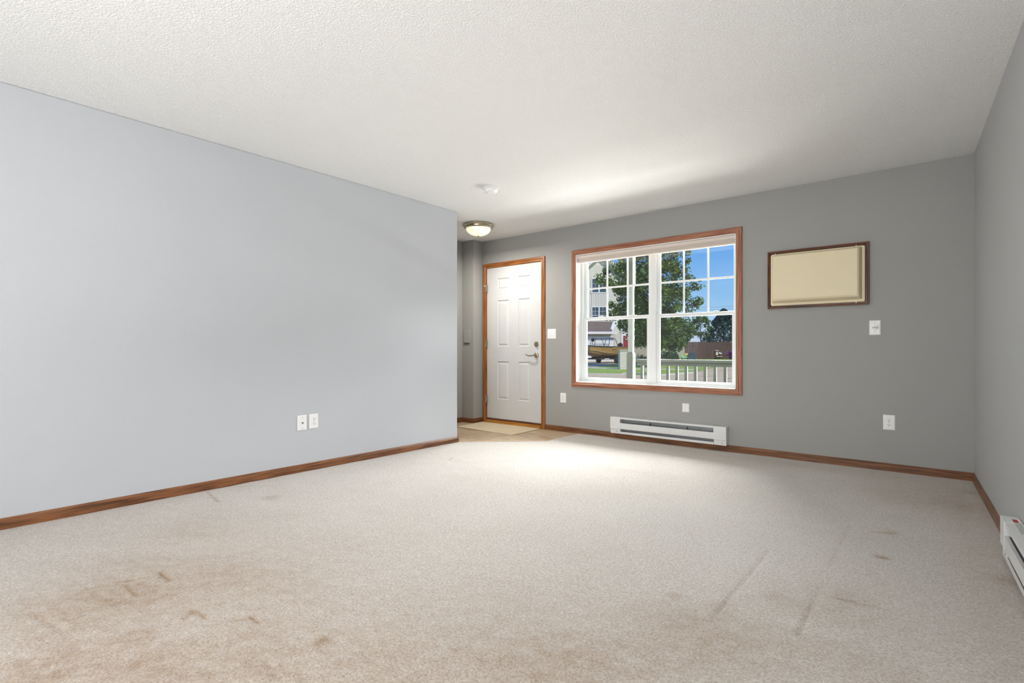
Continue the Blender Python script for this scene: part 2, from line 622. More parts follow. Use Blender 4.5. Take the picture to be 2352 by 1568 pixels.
BLOBS = [(-1.6, 0.6, 0.9, 0.8, 0.3, 0.22), (-2.5, 0.9, 0.7, 0.35, 0.9, 0.16), (-0.6, 1.2, 0.8, 0.5, 0.4, 0.12), (0.0, 4.3, 0.35, 0.45, 0.0, 0.30),  # last one paints the shaded right corner
         (-1.2, 4.85, 1.2, 0.16, 0.0, 0.22), (-2.4, 4.9, 0.8, 0.12, 0.0, 0.12), (0.22, 3.2, 0.12, 1.6, 0.0, 0.16),  # back wall and right wall strips put their shade into the colour
         (-0.2, 2.3, 0.3, 0.5, 0.2, 0.07)]
def bpx(px, py, r, amp, k=1.0, rot=0.0):
    x, y = FP(px, py)
    BLOBS.append((x, y, r, r * k, rot, amp))
for a_ in ((320, 1460, 0.07, 0.22), (340, 1520, 0.10, 0.16), (740, 1472, 0.028, 0.45), (620, 1143, 0.06, 0.30), (240, 1370, 0.16, 0.14), (90, 1540, 0.12, 0.20),
           (440, 1410, 0.05, 0.12), (600, 1535, 0.10, 0.10), (450, 1200, 0.25, 0.10), (60, 1400, 0.2, 0.10), (1940, 1370, 0.09, 0.16), (1790, 1370, 0.05, 0.14),
           (1655, 1395, 0.04, 0.22), (1545, 1367, 0.03, 0.30), (1600, 1445, 0.25, 0.14), (2025, 1280, 0.03, 0.4), (2045, 1222, 0.04, 0.3), (2320, 1335, 0.06, 0.3),
           (2230, 1130, 0.07, 0.25), (2200, 1160, 0.12, 0.14), (400, 1550, 0.12, 0.14)):
    bpx(*a_)
# wide tan traffic patches; the pale mid-room one puts window light into the colour
for a_ in ((300, 1290, 0.30, 0.13, 0.35, 0.6), (480, 1225, 0.34, 0.12, 0.35, 0.7), (640, 1185, 0.30, 0.08, 0.3, 0.7), (330, 1375, 0.22, 0.16, 0.5, 0.3), (160, 1450, 0.20, 0.16, 1.0, 0.0),
           (200, 1540, 0.18, 0.16, 1.0, 0.0), (520, 1330, 0.28, 0.14, 0.6, 0.5), (560, 1480, 0.22, 0.12, 0.7, 0.3), (700, 1400, 0.30, 0.08, 0.6, 0.2), (1000, 1520, 0.35, 0.10, 0.4, 0.6),
           (1400, 1500, 0.32, 0.12, 0.4, 0.6), (1300, 1560, 0.30, 0.12, 0.5, 0.6), (1700, 1480, 0.28, 0.14, 0.5, 0.6), (1850, 1400, 0.20, 0.12, 0.5, 0.2), (2150, 1480, 0.22, 0.10, 0.8, 0.0),
           (2000, 1540, 0.22, 0.14, 0.6, 0.0), (1560, 1420, 0.26, 0.10, 0.4, 0.6), (1230, 1400, 0.5, 0.07, 0.5, 0.6), (1250, 1170, 0.5, -0.05, 0.6, 0.6), (100, 1270, 0.25, -0.06, 0.4, 0.7),
           (1450, 1515, 0.06, -0.10, 0.5, 0.2), (1830, 1430, 0.05, -0.12, 0.5, 0.2), (1890, 1210, 0.10, -0.08, 0.4, 0.2)):
    bpx(*a_)
MARKS = []
def mk(a, b, w=0.008, depth=0.004, so=0.25):
    MARKS.append((FP(*a), FP(*b), w, depth, so))
mk((476, 1130), (502, 1152), 0.008, 0.005, 0.6)
mk((555, 1118), (575, 1115), 0.012, 0.003, 0.4)
mk((1640, 1415), (1768, 1262), 0.008, 0.007, 0.16)
mk((1835, 1455), (1886, 1345), 0.008, 0.007, 0.16)
mk((1930, 1250), (1952, 1205), 0.010, 0.005, 0.20)
mk((1905, 1300), (1925, 1262), 0.012, 0.004, 0.12)
mk((2005, 1219), (2052, 1224), 0.010, 0.005, 0.45)
mk((2010, 1275), (2042, 1284), 0.010, 0.004, 0.35)
mk((1925, 1373), (2020, 1393), 0.012, 0.006, 0.25)
mk((1950, 1498), (1990, 1512), 0.012, 0.005, 0.2)
mk((1645, 1090), (1688, 1065), 0.010, 0.003, 0.10)
mk((360, 1328), (385, 1316), 0.008, 0.004, 0.30)
mk((370, 1313), (386, 1335), 0.009, 0.005, 0.65)
mk((290, 1335), (370, 1318), 0.010, 0.003, 0.30)
mk((440, 1400), (475, 1420), 0.010, 0.004, 0.45)
mk((425, 1420), (440, 1405), 0.010, 0.003, 0.25)
mk((575, 1416), (596, 1430), 0.010, 0.004, 0.55)
mk((535, 1426), (575, 1420), 0.008, 0.003, 0.25)
mk((605, 1520), (640, 1560), 0.007, 0.004, 0.25)
mk((50, 1400), (150, 1450), 0.010, 0.004, 0.15)
mk((290, 1345), (310, 1370), 0.010, 0.003, 0.25)
mk((1040, 1052), (1030, 1056), 0.012, 0.003, 0.4)
mk((1810, 1095), (1818, 1088), 0.010, 0.003, 0.2)
mk((2172, 1206), (2210, 1208), 0.012, 0.003, -0.1)
mk((1644, 1108), (1678, 1113), 0.014, -0.002, -0.12)
mk((1870, 1137), (1925, 1133), 0.016, -0.002, -0.12)
for i_ in range(26):
    px_, py_ = random.uniform(150, 2250), random.uniform(1180, 1560)
    an_ = random.uniform(-0.6, 1.2)
    ln_ = random.uniform(20, 90)
    mk((px_, py_), (px_ + ln_ * math.cos(an_), py_ + ln_ * math.sin(an_)), 0.012, random.uniform(0.001, 0.003), random.uniform(-0.04, 0.10))
make_carpet()

tag(MB().prism([(-4.85, 2.55), (-3.80, 2.55), (-3.80, 3.80), (VX + 0.01, VY0), (VX + 0.01, YB + 0.06), (-4.85, YB + 0.06)], -0.02, -0.002)
    .build('floor_entry', M['vinyl'], loc=(-4, 4, 0)), kind='structure')
tag(MB().box(-5.0, -3.1, -0.12, 0.7, 5.12, -0.03).build('floor_slab', M['curb'], loc=(-2, 1, -0.1)), kind='structure')
# thin metal edge strip where the carpet meets the vinyl
s_ = MB()
s_.prism([(-3.82, 3.795), (VX, VY0 - 0.004), (VX, VY0 + 0.004), (-3.82, 3.803)], -0.004, 0.003)
s_.prism([(VX - 0.004, VY0), (VX + 0.004, VY0), (VX + 0.004, YB), (VX - 0.004, YB)], -0.004, 0.003)
tag(s_.build('trim_1', M['shade_fabric'], loc=(VX, VY0, 0)), kind='structure')
tag(MB().box(-5.0, -3.1, H, 0.7, YB + WT, H + 0.12).build('ceiling', M['ceiling'], loc=(-2, 1, H)), kind='structure')

# --- far wall with its three openings
WX0, WX1, WZ0, WZ1 = -3.145, -1.367, 0.600, 2.087      # window opening
DX0, DX1, DZ1 = -4.575, -3.629, 2.090                   # door opening
AX0, AX1, AZ0, AZ1 = -1.074, -0.342, 1.366, 1.853       # sleeve opening
b_ = MB()
y0, y1 = YB, YB + WT
b_.box(-5.0, y0, -0.05, DX0, y1, H)
b_.box(DX0, y0, DZ1, DX1, y1, H)
b_.box(DX1, y0, -0.05, WX0, y1, H)
b_.box(WX0, y0, -0.05, WX1, y1, WZ0)
b_.box(WX0, y0, WZ1, WX1, y1, H)
b_.box(WX1, y0, -0.05, AX0, y1, H)
b_.box(AX0, y0, -0.05, AX1, y1, AZ0)
b_.box(AX0, y0, AZ1, AX1, y1, H)
b_.box(AX1, y0, -0.05, 0.75, y1, H)
tag(b_.build('wall_back', M['paint_shaded'], loc=(-2, YB, 0)), kind='structure')
ext = MB()  # outer wall skin added unseen; dark tone cuts bounce onto the railing
q0, q1 = YB + WT, YB + WT + 0.012
for a_ in ((-5.0, -0.05, DX0, H), (DX0, DZ1, DX1, H), (DX1, -0.05, WX0, H), (WX0, -0.05, WX1, WZ0), (WX0, WZ1, WX1, H), (WX1, -0.05, AX0, H), (AX0, -0.05, AX1, AZ0), (AX0, AZ1, AX1, H), (AX1, -0.05, 0.75, H)):
    ext.box(a_[0], q0, a_[1], a_[2], q1, a_[3])
tag(ext.box(-5.2, q0, H, 0.9, q1, 3.0).build('wall_exterior', M['cladding'], loc=(-2, q0, 0)), kind='structure')
# --- side walls
tag(MB().prism([(XR(-3.1), -3.1), (0.72, -3.1), (0.72, YB), (XR(YB), YB)], -0.05, H).build('wall_right', M['paint_half_shaded'], loc=(0.5, 1, 0)), kind='structure')
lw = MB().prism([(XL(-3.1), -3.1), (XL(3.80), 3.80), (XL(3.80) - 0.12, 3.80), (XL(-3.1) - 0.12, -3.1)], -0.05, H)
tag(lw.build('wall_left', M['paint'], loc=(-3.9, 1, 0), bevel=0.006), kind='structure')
e_ = MB().box(-5.0, 2.45, -0.05, -4.833, 4.907, H)
e_.box(-5.0, 4.907, -0.05, -4.628, YB, H)
tag(e_.build('wall_entry', M['paint_shaded'], loc=(-4.8, 4, 0), bevel=0.004), kind='structure')
tag(MB().box(-4.85, 2.45, -0.05, -3.9, 2.57, H).build('wall_entry_closet', M['paint'], loc=(-4.4, 2.5, 0)), kind='structure')
tag(MB().box(-4.2, -3.2, -0.05, 0.72, -3.05, H).build('wall_front', M['paint'], loc=(-1.8, -3.1, 0)), kind='structure')

# --- baseboards: a stepped oak profile swept along the wall
BP = [(0, 0), (0.012, 0), (0.012, 0.040), (0.0095, 0.046), (0.0095, 0.052), (0.005, 0.060), (0, 0.062)]
def baseboard(name, a, b, nrm, mat):
    a = Vector((a[0], a[1], 0)); b = Vector((b[0], b[1], 0)); n = Vector((nrm[0], nrm[1], 0)).normalized()
    m = MB()
    m.loops([[tuple(p + n * d + Vector((0, 0, h))) for d, h in BP] for p in (a, b)])
    return tag(m.build(name, mat, loc=tuple(a)), kind='structure')
baseboard('baseboard_back', (-3.586, YB), (XR(YB), YB), (0, -1), M['base_x'])
baseboard('baseboard_left', (XL(-3.0), -3.0), (XL(3.80) , 3.812), (1, -0.0214), M['base_y'])
baseboard('baseboard_left_end', (XL(3.8) - 0.12, 3.80), (XL(3.80) + 0.011, 3.80), (0, 1), M['base_x'])
baseboard('baseboard_right', (XR(-3.0), -3.0), (XR(5.085), 5.085), (-1, -0.023), M['base_y'])
baseboard('baseboard_entry', (-4.833, 2.6), (-4.833, 4.907), (1, 0), M['base_y'])
baseboard('baseboard_entry_face', (-4.833, 4.907), (-4.616, 4.907), (0, -1), M['base_x'])
baseboard('baseboard_entry_return', (-4.628, 4.896), (-4.628, YB), (1, 0), M['base_y'])

# --- casings: a moulded profile with mitred corners
CP = [(0.0, 0.0), (0.0, 0.008), (0.006, 0.012), (0.020, 0.012), (0.024, 0.015), (0.040, 0.018), (0.050, 0.018), (0.056, 0.014), (0.056, 0.0)]
def casing(parent, x0, x1, z0, z1, w, yf, sides, mats, scale=1.0, name='casing'):
    """pieces around the opening x0..x1, z0..z1; w = casing width, yf = wall face (projects toward -y)"""
    k = w / 0.056
    prof = [(d * k, h * scale) for d, h in CP]
    out = []
    def corner(cx, cz, sx, sz, mitre=True):
        return [(cx + sx * d, yf - h, cz + (sz * d if mitre else 0)) for d, h in prof]
    c = {'bl': corner(x0, z0, -1, -1), 'br': corner(x1, z0, 1, -1), 'tl': corner(x0, z1, -1, 1), 'tr': corner(x1, z1, 1, 1)}
    cb = {'bl': corner(x0, z0, -1, -1, False), 'br': corner(x1, z0, 1, -1, False)}
    full = 'b' in sides
    if 't' in sides: out.append(MB().loops([c['tl'], c['tr']]).build(name, mats[0], parent))
    if 'b' in sides: out.append(MB().loops([c['bl'], c['br']]).build(name, mats[0], parent))
    if 'l' in sides: out.append(MB().loops([(c if full else cb)['bl'], c['tl']]).build(name, mats[1], parent))
    if 'r' in sides: out.append(MB().loops([(c if full else cb)['br'], c['tr']]).build(name, mats[1], parent))
    return out

# ================================================================= WINDOW
win = tag(empty('window_1', ((WX0 + WX1) / 2, YB, WZ0)), kind='structure')
casing(win, WX0, WX1, WZ0, WZ1, 0.056, YB, 'tblr', (M['winoak_x'], M['winoak_z']))
YF = 5.195    # inner face of the vinyl frame
j = MB()      # white jamb liner
j.box(WX0, YB - 0.008, WZ0, WX0 + 0.006, YF, WZ1)
j.box(WX1 - 0.006, YB - 0.008, WZ0, WX1, YF, WZ1)
j.box(WX0, YB - 0.008, WZ0, WX1, YF, WZ0 + 0.006)
j.box(WX0, YB - 0.008, WZ1 - 0.006, WX1, YF, WZ1)
j.build('jamb', M['white_vinyl'], win)
XM = -2.247
f_ = MB()
f_.box(WX0 + 0.006, YF, WZ0 + 0.006, WX0 + 0.030, YB + WT, WZ1 - 0.006)
f_.box(WX1 - 0.030, YF, WZ0 + 0.006, WX1 - 0.006, YB + WT, WZ1 - 0.006)
f_.box(WX0 + 0.030, YF, WZ0 + 0.006, WX1 - 0.030, YB + WT, WZ0 + 0.024)
f_.box(WX0 + 0.030, YF, WZ1 - 0.030, WX1 - 0.030, YB + WT, WZ1 - 0.006)
f_.box(XM - 0.034, YF - 0.004, WZ0 + 0.024, XM + 0.034, YB + WT, WZ1 - 0.030)
f_.build('frame', M['white_vinyl'], win, bevel=0.002)
MZ0, MZ1 = 1.322, 1.357
def sash(x0, x1, z0, z1, y, name, top, bot, side=0.036, grid=False):
    m = MB()
    t = 0.026
    m.box(x0, y, z0, x0 + side, y + t, z1)
    m.box(x1 - side, y, z0, x1, y + t, z1)
    m.box(x0 + side, y, z0, x1 - side, y + t, z0 + bot)
    m.box(x0 + side, y, z1 - top, x1 - side, y + t, z1)
    s = m.build(name, M['white_vinyl'], win, bevel=0.003)
    gx0, gx1, gz0, gz1 = x0 + side, x1 - side, z0 + bot, z1 - top
    if not grid:
        MB().box(gx0, y + 0.010, gz0, gx1, y + 0.014, gz1).build('pane', M['glass'], s)
    else:
        gw = 0.018
        cx = [gx0 + (gx1 - gx0) * k / 3 for k in range(4)]
        zz = 1.6985
        g = 0.0
        for k in (1, 2):
            MB().box(cx[k] - gw / 2, y + 0.006, gz0, cx[k] + gw / 2, y + 0.018, gz1).build('muntin', M['white_vinyl'], s, bevel=0.002)
        MB().box(gx0, y + 0.0055, zz - gw / 2, gx1, y + 0.0185, zz + gw / 2).build('muntin', M['white_vinyl'], s, bevel=0.002)
        for k in range(3):
            for (a, b) in ((gz0, zz), (zz, gz1)):
                MB().box(cx[k], y + 0.0105, a, cx[k + 1], y + 0.0135, b).build('pane', M['glass'], s)
    return s
for x0, x1 in ((WX0 + 0.030, XM - 0.034), (XM + 0.034, WX1 - 0.030)):
    sash(x0, x1, MZ0 + 0.004, WZ1 - 0.030, YF + 0.045, 'upper_sash', 0.03, 0.035, 0.034, True)
    lo = sash(x0, x1, WZ0 + 0.024, MZ1, YF + 0.012, 'lower_sash', 0.032, 0.028, 0.040)
    for k in (0.28, 0.76):
        lx = x0 + (x1 - x0) * k
        l = MB().box(lx - 0.028, YF + 0.012, MZ1, lx + 0.028, YF + 0.036, MZ1 + 0.006)
        l.lathe((lx, YF + 0.024, MZ1 + 0.006), [(0.011, 0), (0.011, 0.007), (0.004, 0.009)], n=12)
        l.box(lx - 0.02, YF + 0.018, MZ1 + 0.006, lx + 0.004, YF + 0.028, MZ1 + 0.011)
        l.build('sash_lock', M['white_plastic'], lo, bevel=0.001)

sh = tag(empty('window_shade', ((WX0 + WX1) / 2, 5.13, 1.99)), 'pale beige fabric shade drawn up to the top of the window', 'shade')
MB().box(WX0 + 0.012, 5.105, 2.046, WX1 - 0.012, 5.155, 2.080).build('headrail', M['shade_fabric'], sh, bevel=0.004)
m = MB()
for k in range(6):
    zt = 2.046 - k * 0.0065
    m.box(WX0 + 0.016, 5.110 + 0.002 * (k % 2), zt - 0.0055, WX1 - 0.016, 5.150 - 0.002 * (k % 2), zt - 0.0005)
fb = m.build('folded_fabric', M['shade_fabric'], sh)
fb['kind'] = 'stuff'
MB().box(WX0 + 0.014, 5.108, 1.994, WX1 - 0.014, 5.152, 2.008).build('bottom_rail', M['shade_fabric'], sh, bevel=0.003)
for k in (WX0 + 0.010, WX1 - 0.016):
    MB().box(k, 5.100, 2.040, k + 0.006, 5.160, 2.081).build('bracket', M['white_plastic'], sh)

# ================================================================= DOOR
door = tag(empty('door_1', ((DX0 + DX1) / 2, YB, 0)), kind='structure')
casing(door, -4.557, -3.646, 0.0, 2.072, 0.057, YB, 'tlr', (M['oak_x'], M['oak_z']))
jb = MB()
jb.box(DX0, YB - 0.002, 0, -4.555, YB + 0.12, 2.072)
jb.box(-3.648, YB - 0.002, 0, DX1, YB + 0.12, 2.072)
jb.box(DX0, YB - 0.002, 2.070, DX1, YB + 0.12, DZ1)
jb.build('door_jamb', M['oak_z'], door)
SY = YB + 0.006            # slab face
sx0, sx1, sz0, sz1 = -4.552, -3.651, 0.064, 2.068
cols_ = [(-4.372, -4.166), (-4.021, -3.827)]
rows_ = [(0.316, 0.830), (1.012, 1.634), (1.760, 1.924)]
sl = MB()
xe = [sx0, cols_[0][0], cols_[0][1], cols_[1][0], cols_[1][1], sx1]
for k in (0, 2, 4):
    sl.box(xe[k], SY, sz0, xe[k + 1], SY + 0.044, sz1)
ze = [sz0, rows_[0][0], rows_[0][1], rows_[1][0], rows_[1][1], rows_[2][0], rows_[2][1], sz1]
for cx0, cx1 in cols_:
    for k in (0, 2, 4, 6):
        sl.box(cx0, SY, ze[k], cx1, SY + 0.044, ze[k + 1])
sl.build('door_leaf', M['white_paint'], door)
def rect(x0, x1, z0, z1, y, i):
    return [(x0 + i, y, z0 + i), (x1 - i, y, z0 + i), (x1 - i, y, z1 - i), (x0 + i, y, z1 - i)]
for cx0, cx1 in cols_:
    for rz0, rz1 in rows_:
        MB().loops([rect(cx0, cx1, rz0, rz1, SY + 0.04, 0), rect(cx0, cx1, rz0, rz1, SY, 0), rect(cx0, cx1, rz0, rz1, SY - 0.002, 0.004),
                    rect(cx0, cx1, rz0, rz1, SY + 0.010, 0.014), rect(cx0, cx1, rz0, rz1, SY + 0.010, 0.024), rect(cx0, cx1, rz0, rz1, SY + 0.002, 0.042)]
                   ).build('door_panel', M['white_paint'], door)
t_ = MB().box(DX0 + 0.02, YB - 0.03, 0.0, DX1 - 0.02, YB + 0.12, 0.026)
t_.box(DX0 + 0.02, YB - 0.012, 0.026, DX1 - 0.02, YB + 0.12, 0.040)
t_.build('threshold', M['threshold'], door, bevel=0.003)
MB().box(sx0 + 0.002, YB - 0.002, 0.041, sx1 - 0.002, YB + 0.03, 0.062).build('door_sweep', M['walnut_x'], door)
for hz in (1.80, 1.06, 0.31):
    hg = MB()
    hg.lathe((-4.556, YB - 0.016, hz - 0.05), [(0.006, 0), (0.006, 0.10)], n=10)
    hg.lathe((-4.556, YB - 0.016, hz + 0.05), [(0.004, 0), (0.006, 0.003), (0.002, 0.008)], n=10)
    hg.box(-4.556, YB - 0.018, hz - 0.048, -4.538, YB + 0.006, hz + 0.048)
    hg.build('hinge', M['nickel'], door, smooth=True)
MB().lathe((-4.572, YB - 0.018, 1.835), [(0.003, -0.02), (0.003, 0.0), (0.009, 0.002), (0.009, 0.008), (0.004, 0.010)], axis='y', n=14).build('door_stop_pin', M['white_plastic'], door, smooth=True)
db = MB().lathe((-3.727, SY, 1.047), [(0.033, 0.0), (0.033, -0.006), (0.028, -0.014), (0.014, -0.018)], axis='y', n=24)
dbo = db.build('deadbolt', M['nickel'], door, smooth=True)
MB().box(-3.731, SY - 0.034, 1.033, -3.723, SY - 0.016, 1.061).build('thumb_turn', M['nickel'], dbo, bevel=0.002)
lv = MB().lathe((-3.727, SY, 0.909), [(0.034, 0.0), (0.034, -0.005), (0.029, -0.012), (0.016, -0.016), (0.013, -0.045)], axis='y', n=24)
lvo = lv.build('lever_rose', M['nickel'], door, smooth=True)
MB().tube([(-3.727, SY - 0.045, 0.909), (-3.745, SY - 0.052, 0.907), (-3.78, SY - 0.054, 0.900), (-3.815, SY - 0.052, 0.902), (-3.845, SY - 0.048, 0.912), (-3.868, SY - 0.044, 0.915)],
          0.0095, 10, 0.0055).build('lever', M['nickel'], lvo, smooth=True)

# ================================================================= FLUSH LIGHT, DETECTOR
LX, LY = -4.02, 4.345
cl = tag(empty('ceiling_light', (LX, LY, H)), 'flush nickel ceiling light with a lit alabaster glass bowl above the entry', 'ceiling light')
MB().lathe((LX, LY, H), [(0.172, 0.0), (0.178, -0.006), (0.178, -0.022), (0.168, -0.030), (0.166, -0.042), (0.150, -0.050), (0.146, -0.052)], n=48).build('metal_pan', M['nickel'], cl, smooth=True)
dome = [(0.146, -0.048)] + [(0.146 * math.cos(t * math.pi / 2 / 10), -0.048 - 0.085 * math.sin(t * math.pi / 2 / 10)) for t in range(1, 10)] + [(0.010, -0.133)]
MB().lathe((LX, LY, H), dome, n=48).build('glass_bowl', M['lamp_glass'], cl, smooth=True)
MB().lathe((LX, LY, H), [(0.013, -0.130), (0.013, -0.138), (0.008, -0.142), (0.009, -0.150), (0.003, -0.156)], n=16).build('finial', M['nickel'], cl, smooth=True)
pl = bpy.data.lights.new('entry_bulb', 'AREA')
pl.shape = 'DISK'
pl.size = 0.24
pl.energy = 23
pl.color = (1.0, 0.95, 0.87)
po = bpy.data.objects.new('entry_bulb', pl)
po.location = (LX, LY, H - 0.165)
col.objects.link(po)

SX, SYD = -3.02, 3.43
sd = tag(empty('smoke_detector', (SX, SYD, H)), 'round white smoke detector on the ceiling before the entry light', 'smoke detector')
MB().lathe((SX, SYD, H), [(0.070, 0.0), (0.072, -0.004), (0.072, -0.012), (0.066, -0.014)], n=40).build('mounting_plate', M['white_plastic'], sd, smooth=True)
MB().lathe((SX, SYD, H), [(0.058, -0.014), (0.062, -0.018), (0.060, -0.034), (0.050, -0.044), (0.020, -0.047)], n=40).build('cover', M['white_plastic'], sd, smooth=True)
MB().lathe((SX, SYD - 0.02, H), [(0.010, -0.044), (0.010, -0.050), (0.006, -0.051)], n=16).build('test_button', M['white_plastic'], sd, smooth=True)

# ================================================================= WALL PLATES
def plate_frame(c, rz):
    """local frame: +x along the wall, -y out of the wall, origin at plate centre"""
    return c, rz
def wall_plate(name, label, cat, loc, rz, w, h, kind, th=0.006, mat='white_plastic'):
    t = local_empty(name, loc, rz)
    tag(t, label, cat, None)
    m = MB().loops([[(-w / 2, 0, -h / 2), (w / 2, 0, -h / 2), (w / 2, 0, h / 2), (-w / 2, 0, h / 2)],
                    [(-w / 2, -th * 0.45, -h / 2), (w / 2, -th * 0.45, -h / 2), (w / 2, -th * 0.45, h / 2), (-w / 2, -th * 0.45, h / 2)],
                    [(-w / 2 + 0.007, -th, -h / 2 + 0.007), (w / 2 - 0.007, -th, -h / 2 + 0.007), (w / 2 - 0.007, -th, h / 2 - 0.007), (-w / 2 + 0.007, -th, h / 2 - 0.007)]])
    m.build('plate', M[mat], t)
    def screw(z, x=0):
        MB().lathe((x, -th, z), [(0.0032, 0.0005), (0.0032, -0.0008), (0.0015, -0.0012)], axis='y', n=10).build('screw', M['grey_metal'], t)
    if kind == 'outlet':
        for s in (1, -1):
            cz = s * 0.0195
            r = MB()
            pts = []
            for k in range(20):
                a = 2 * math.pi * k / 20
                pts.append((0.0172 * math.cos(a), max(-0.0125, min(0.0125, 0.0172 * math.sin(a)))))
            r.loops([[(x, -th + 0.001, cz + z) for x, z in pts], [(x, -th - 0.002, cz + z) for x, z in pts]])
            ro = r.build('receptacle', M[mat], t)
            MB().box(-0.0075, -th - 0.0024, cz - 0.001, -0.0052, -th - 0.0019, cz + 0.008).build('slot', M['dark_slot'], ro)
            MB().box(0.0052, -th - 0.0024, cz - 0.001, 0.0075, -th - 0.0019, cz + 0.0065).build('slot', M['dark_slot'], ro)
            MB().lathe((0, -th - 0.0019, cz - 0.0068), [(0.003, 0), (0.003, -0.0005)], axis='y', n=10).build('ground_hole', M['dark_slot'], ro)
        screw(0)
    elif kind == 'coax':
        screw(h * 0.36)
        screw(-h * 0.36)
        MB().lathe((0, -th, 0), [(0.0075, 0.0), (0.0075, -0.003), (0.0048, -0.003), (0.0048, -0.011)], axis='y', n=12).build('connector', M['grey_metal'], t, smooth=True)
    elif kind == 'switch2':
        for x in (-0.023, 0.023):
            MB().box(x - 0.0165, -th - 0.002, -0.033, x + 0.0165, -th + 0.001, 0.033).build('rocker', M[mat], t, bevel=0.002)
    elif kind == 'blank':
        screw(h * 0.36)
        screw(-h * 0.36)
        MB().box(-0.008, -th - 0.001, -0.008, 0.008, -th + 0.001, 0.008).build('jack', M[mat], t, bevel=0.001)
    elif kind == 'thermostat':
        screw(h * 0.3)
        screw(-h * 0.3)
        MB().lathe((0, -th, 0.002), [(0.019, 0.001), (0.019, -0.010), (0.016, -0.013)], axis='y', n=28).build('dial', M['white_plastic'], t, smooth=True)
        hm = []
        for k in range(11):
            a = math.pi * k / 10
            hm.append((0.0205 * math.cos(a), 0.0205 * math.sin(a)))
        MB().loops([[(x, -th - 0.0005, 0.002 + z) for x, z in hm], [(x, -th - 0.016, 0.002 + z) for x, z in hm]]).build('dial_cover', M['white_enamel'], t, bevel=0.001)
        MB().box(-0.0175, -th - 0.0155, -0.002, 0.0175, -th - 0.013, 0.001).build('dial_scale', M['dark_slot'], t)
        MB().lathe((0, -th - 0.015, 0.008), [(0.003, 0), (0.003, -0.003)], axis='y', n=10).build('dial_stop', M['grey_metal'], t)
    return t
wall_plate('thermostat', 'white wall thermostat with a round dial below the cream sleeve cover', 'thermostat', (-0.290, YB, 1.160), 0, 0.076, 0.120, 'thermostat')
wall_plate('power_outlet', 'white outlet low on the grey wall, nearest the right corner', 'outlet', (-0.1975, YB, 0.3915), 0, 0.078, 0.120, 'outlet')
wall_plate('power_outlet', 'white outlet low on the grey wall between the door and the window', 'outlet', (-3.326, YB, 0.401), 0, 0.080, 0.116, 'outlet')
wall_plate('wall_jack', 'small white jack plate under the window above the white heater', 'wall plate', (-1.8485, YB, 0.390), 0, 0.071, 0.088, 'blank')
wall_plate('light_switch', 'white double rocker light switch right of the entry door', 'switch', (-3.4915, YB, 1.169), 0, 0.124, 0.120, 'switch2')
RZL = -math.pi / 2 - 0.0214
RZL = math.atan2(-1, -0.0214) + math.pi     # along the left wall, facing the room
wall_plate('cable_plate', 'white cable plate with a metal connector on the left wall, left of the outlet', 'wall plate', (XL(2.09), 2.09, 0.393), math.pi / 2 - 0.0214, 0.076, 0.120, 'coax', th=0.009)
wall_plate('power_outlet', 'white outlet low on the left wall beside the cable plate', 'outlet', (XL(2.189), 2.189, 0.396), math.pi / 2 - 0.0214, 0.076, 0.119, 'outlet', th=0.009)
pn = tag(empty('wall_chime', (-4.742, 4.907, 1.152)), 'small grey painted box on the narrow wall left of the door', 'wall box')
MB().box(-4.795, 4.893, 1.068, -4.689, 4.907, 1.241).build('cover', M['paint_shaded'], pn, bevel=0.003)
MB().box(-4.790, 4.894, 1.062, -4.694, 4.906, 1.068).build('lower_strip', M['dark_slot'], pn)  # dark strip along the underside of the box
hk = MB().lathe((XR(3.35), 3.35, 0.80), [(0.006, 0.001), (0.006, -0.0015), (0.003, -0.002)], axis='x', n=10)

# ================================================================= SLEEVE COVER
ac = tag(empty('wall_unit_cover', (-0.708, YB, 1.36)), 'cream raised plastic cover in a dark oak frame on the grey wall', 'wall unit cover')
casing(ac, -1.068, -0.350, 1.372, 1.848, 0.022, YB, 'tblr', (M['walnut_x'], M['walnut_z']), scale=1.5, name='wood_frame')
jj = MB()
jj.box(AX0, YB - 0.002, AZ0, AX0 + 0.008, YB + 0.10, AZ1)
jj.box(AX1 - 0.008, YB - 0.002, AZ0, AX1, YB + 0.10, AZ1)
jj.box(AX0, YB - 0.002, AZ0, AX1, YB + 0.10, AZ0 + 0.008)
jj.box(AX0, YB - 0.002, AZ1 - 0.008, AX1, YB + 0.10, AZ1)
jj.build('sleeve', M['walnut_x'], ac)
MB().box(AX0 + 0.008, YB + 0.03, AZ0 + 0.008, AX1 - 0.008, YB + WT + 0.05, AZ1 - 0.008).build('leak_backing', M['grey_metal'], ac)  # unseen backing added to stop daylight leaking round the flange
def rrect(x0, x1, z0, z1, y, r, n=5):
    out = []
    for cx, cz, a0 in ((x1 - r, z0 + r, -90), (x1 - r, z1 - r, 0), (x0 + r, z1 - r, 90), (x0 + r, z0 + r, 180)):
        for k in range(n):
            a = math.radians(a0 + 90 * k / (n - 1))
            out.append((cx + r * math.cos(a), y, cz + r * math.sin(a)))
    return out
fl = MB()
yq = YB - 0.014
fl.loops([rrect(-1.064, -0.356, 1.376, 1.843, YB + 0.004, 0.014), rrect(-1.064, -0.356, 1.376, 1.843, yq, 0.014), rrect(-1.061, -0.359, 1.379, 1.840, yq - 0.003, 0.012)])
flo = fl.build('flange', M['cream'], ac)
rs = MB()
rs.loops([rrect(-1.050, -0.376, 1.398, 1.830, yq, 0.006), rrect(-1.045, -0.382, 1.404, 1.827, yq - 0.034, 0.006),
          rrect(-1.036, -0.392, 1.417, 1.819, yq - 0.064, 0.006), rrect(-1.025, -0.404, 1.431, 1.812, yq - 0.074, 0.005)])
rs.build('raised_panel', M['cream'], ac)
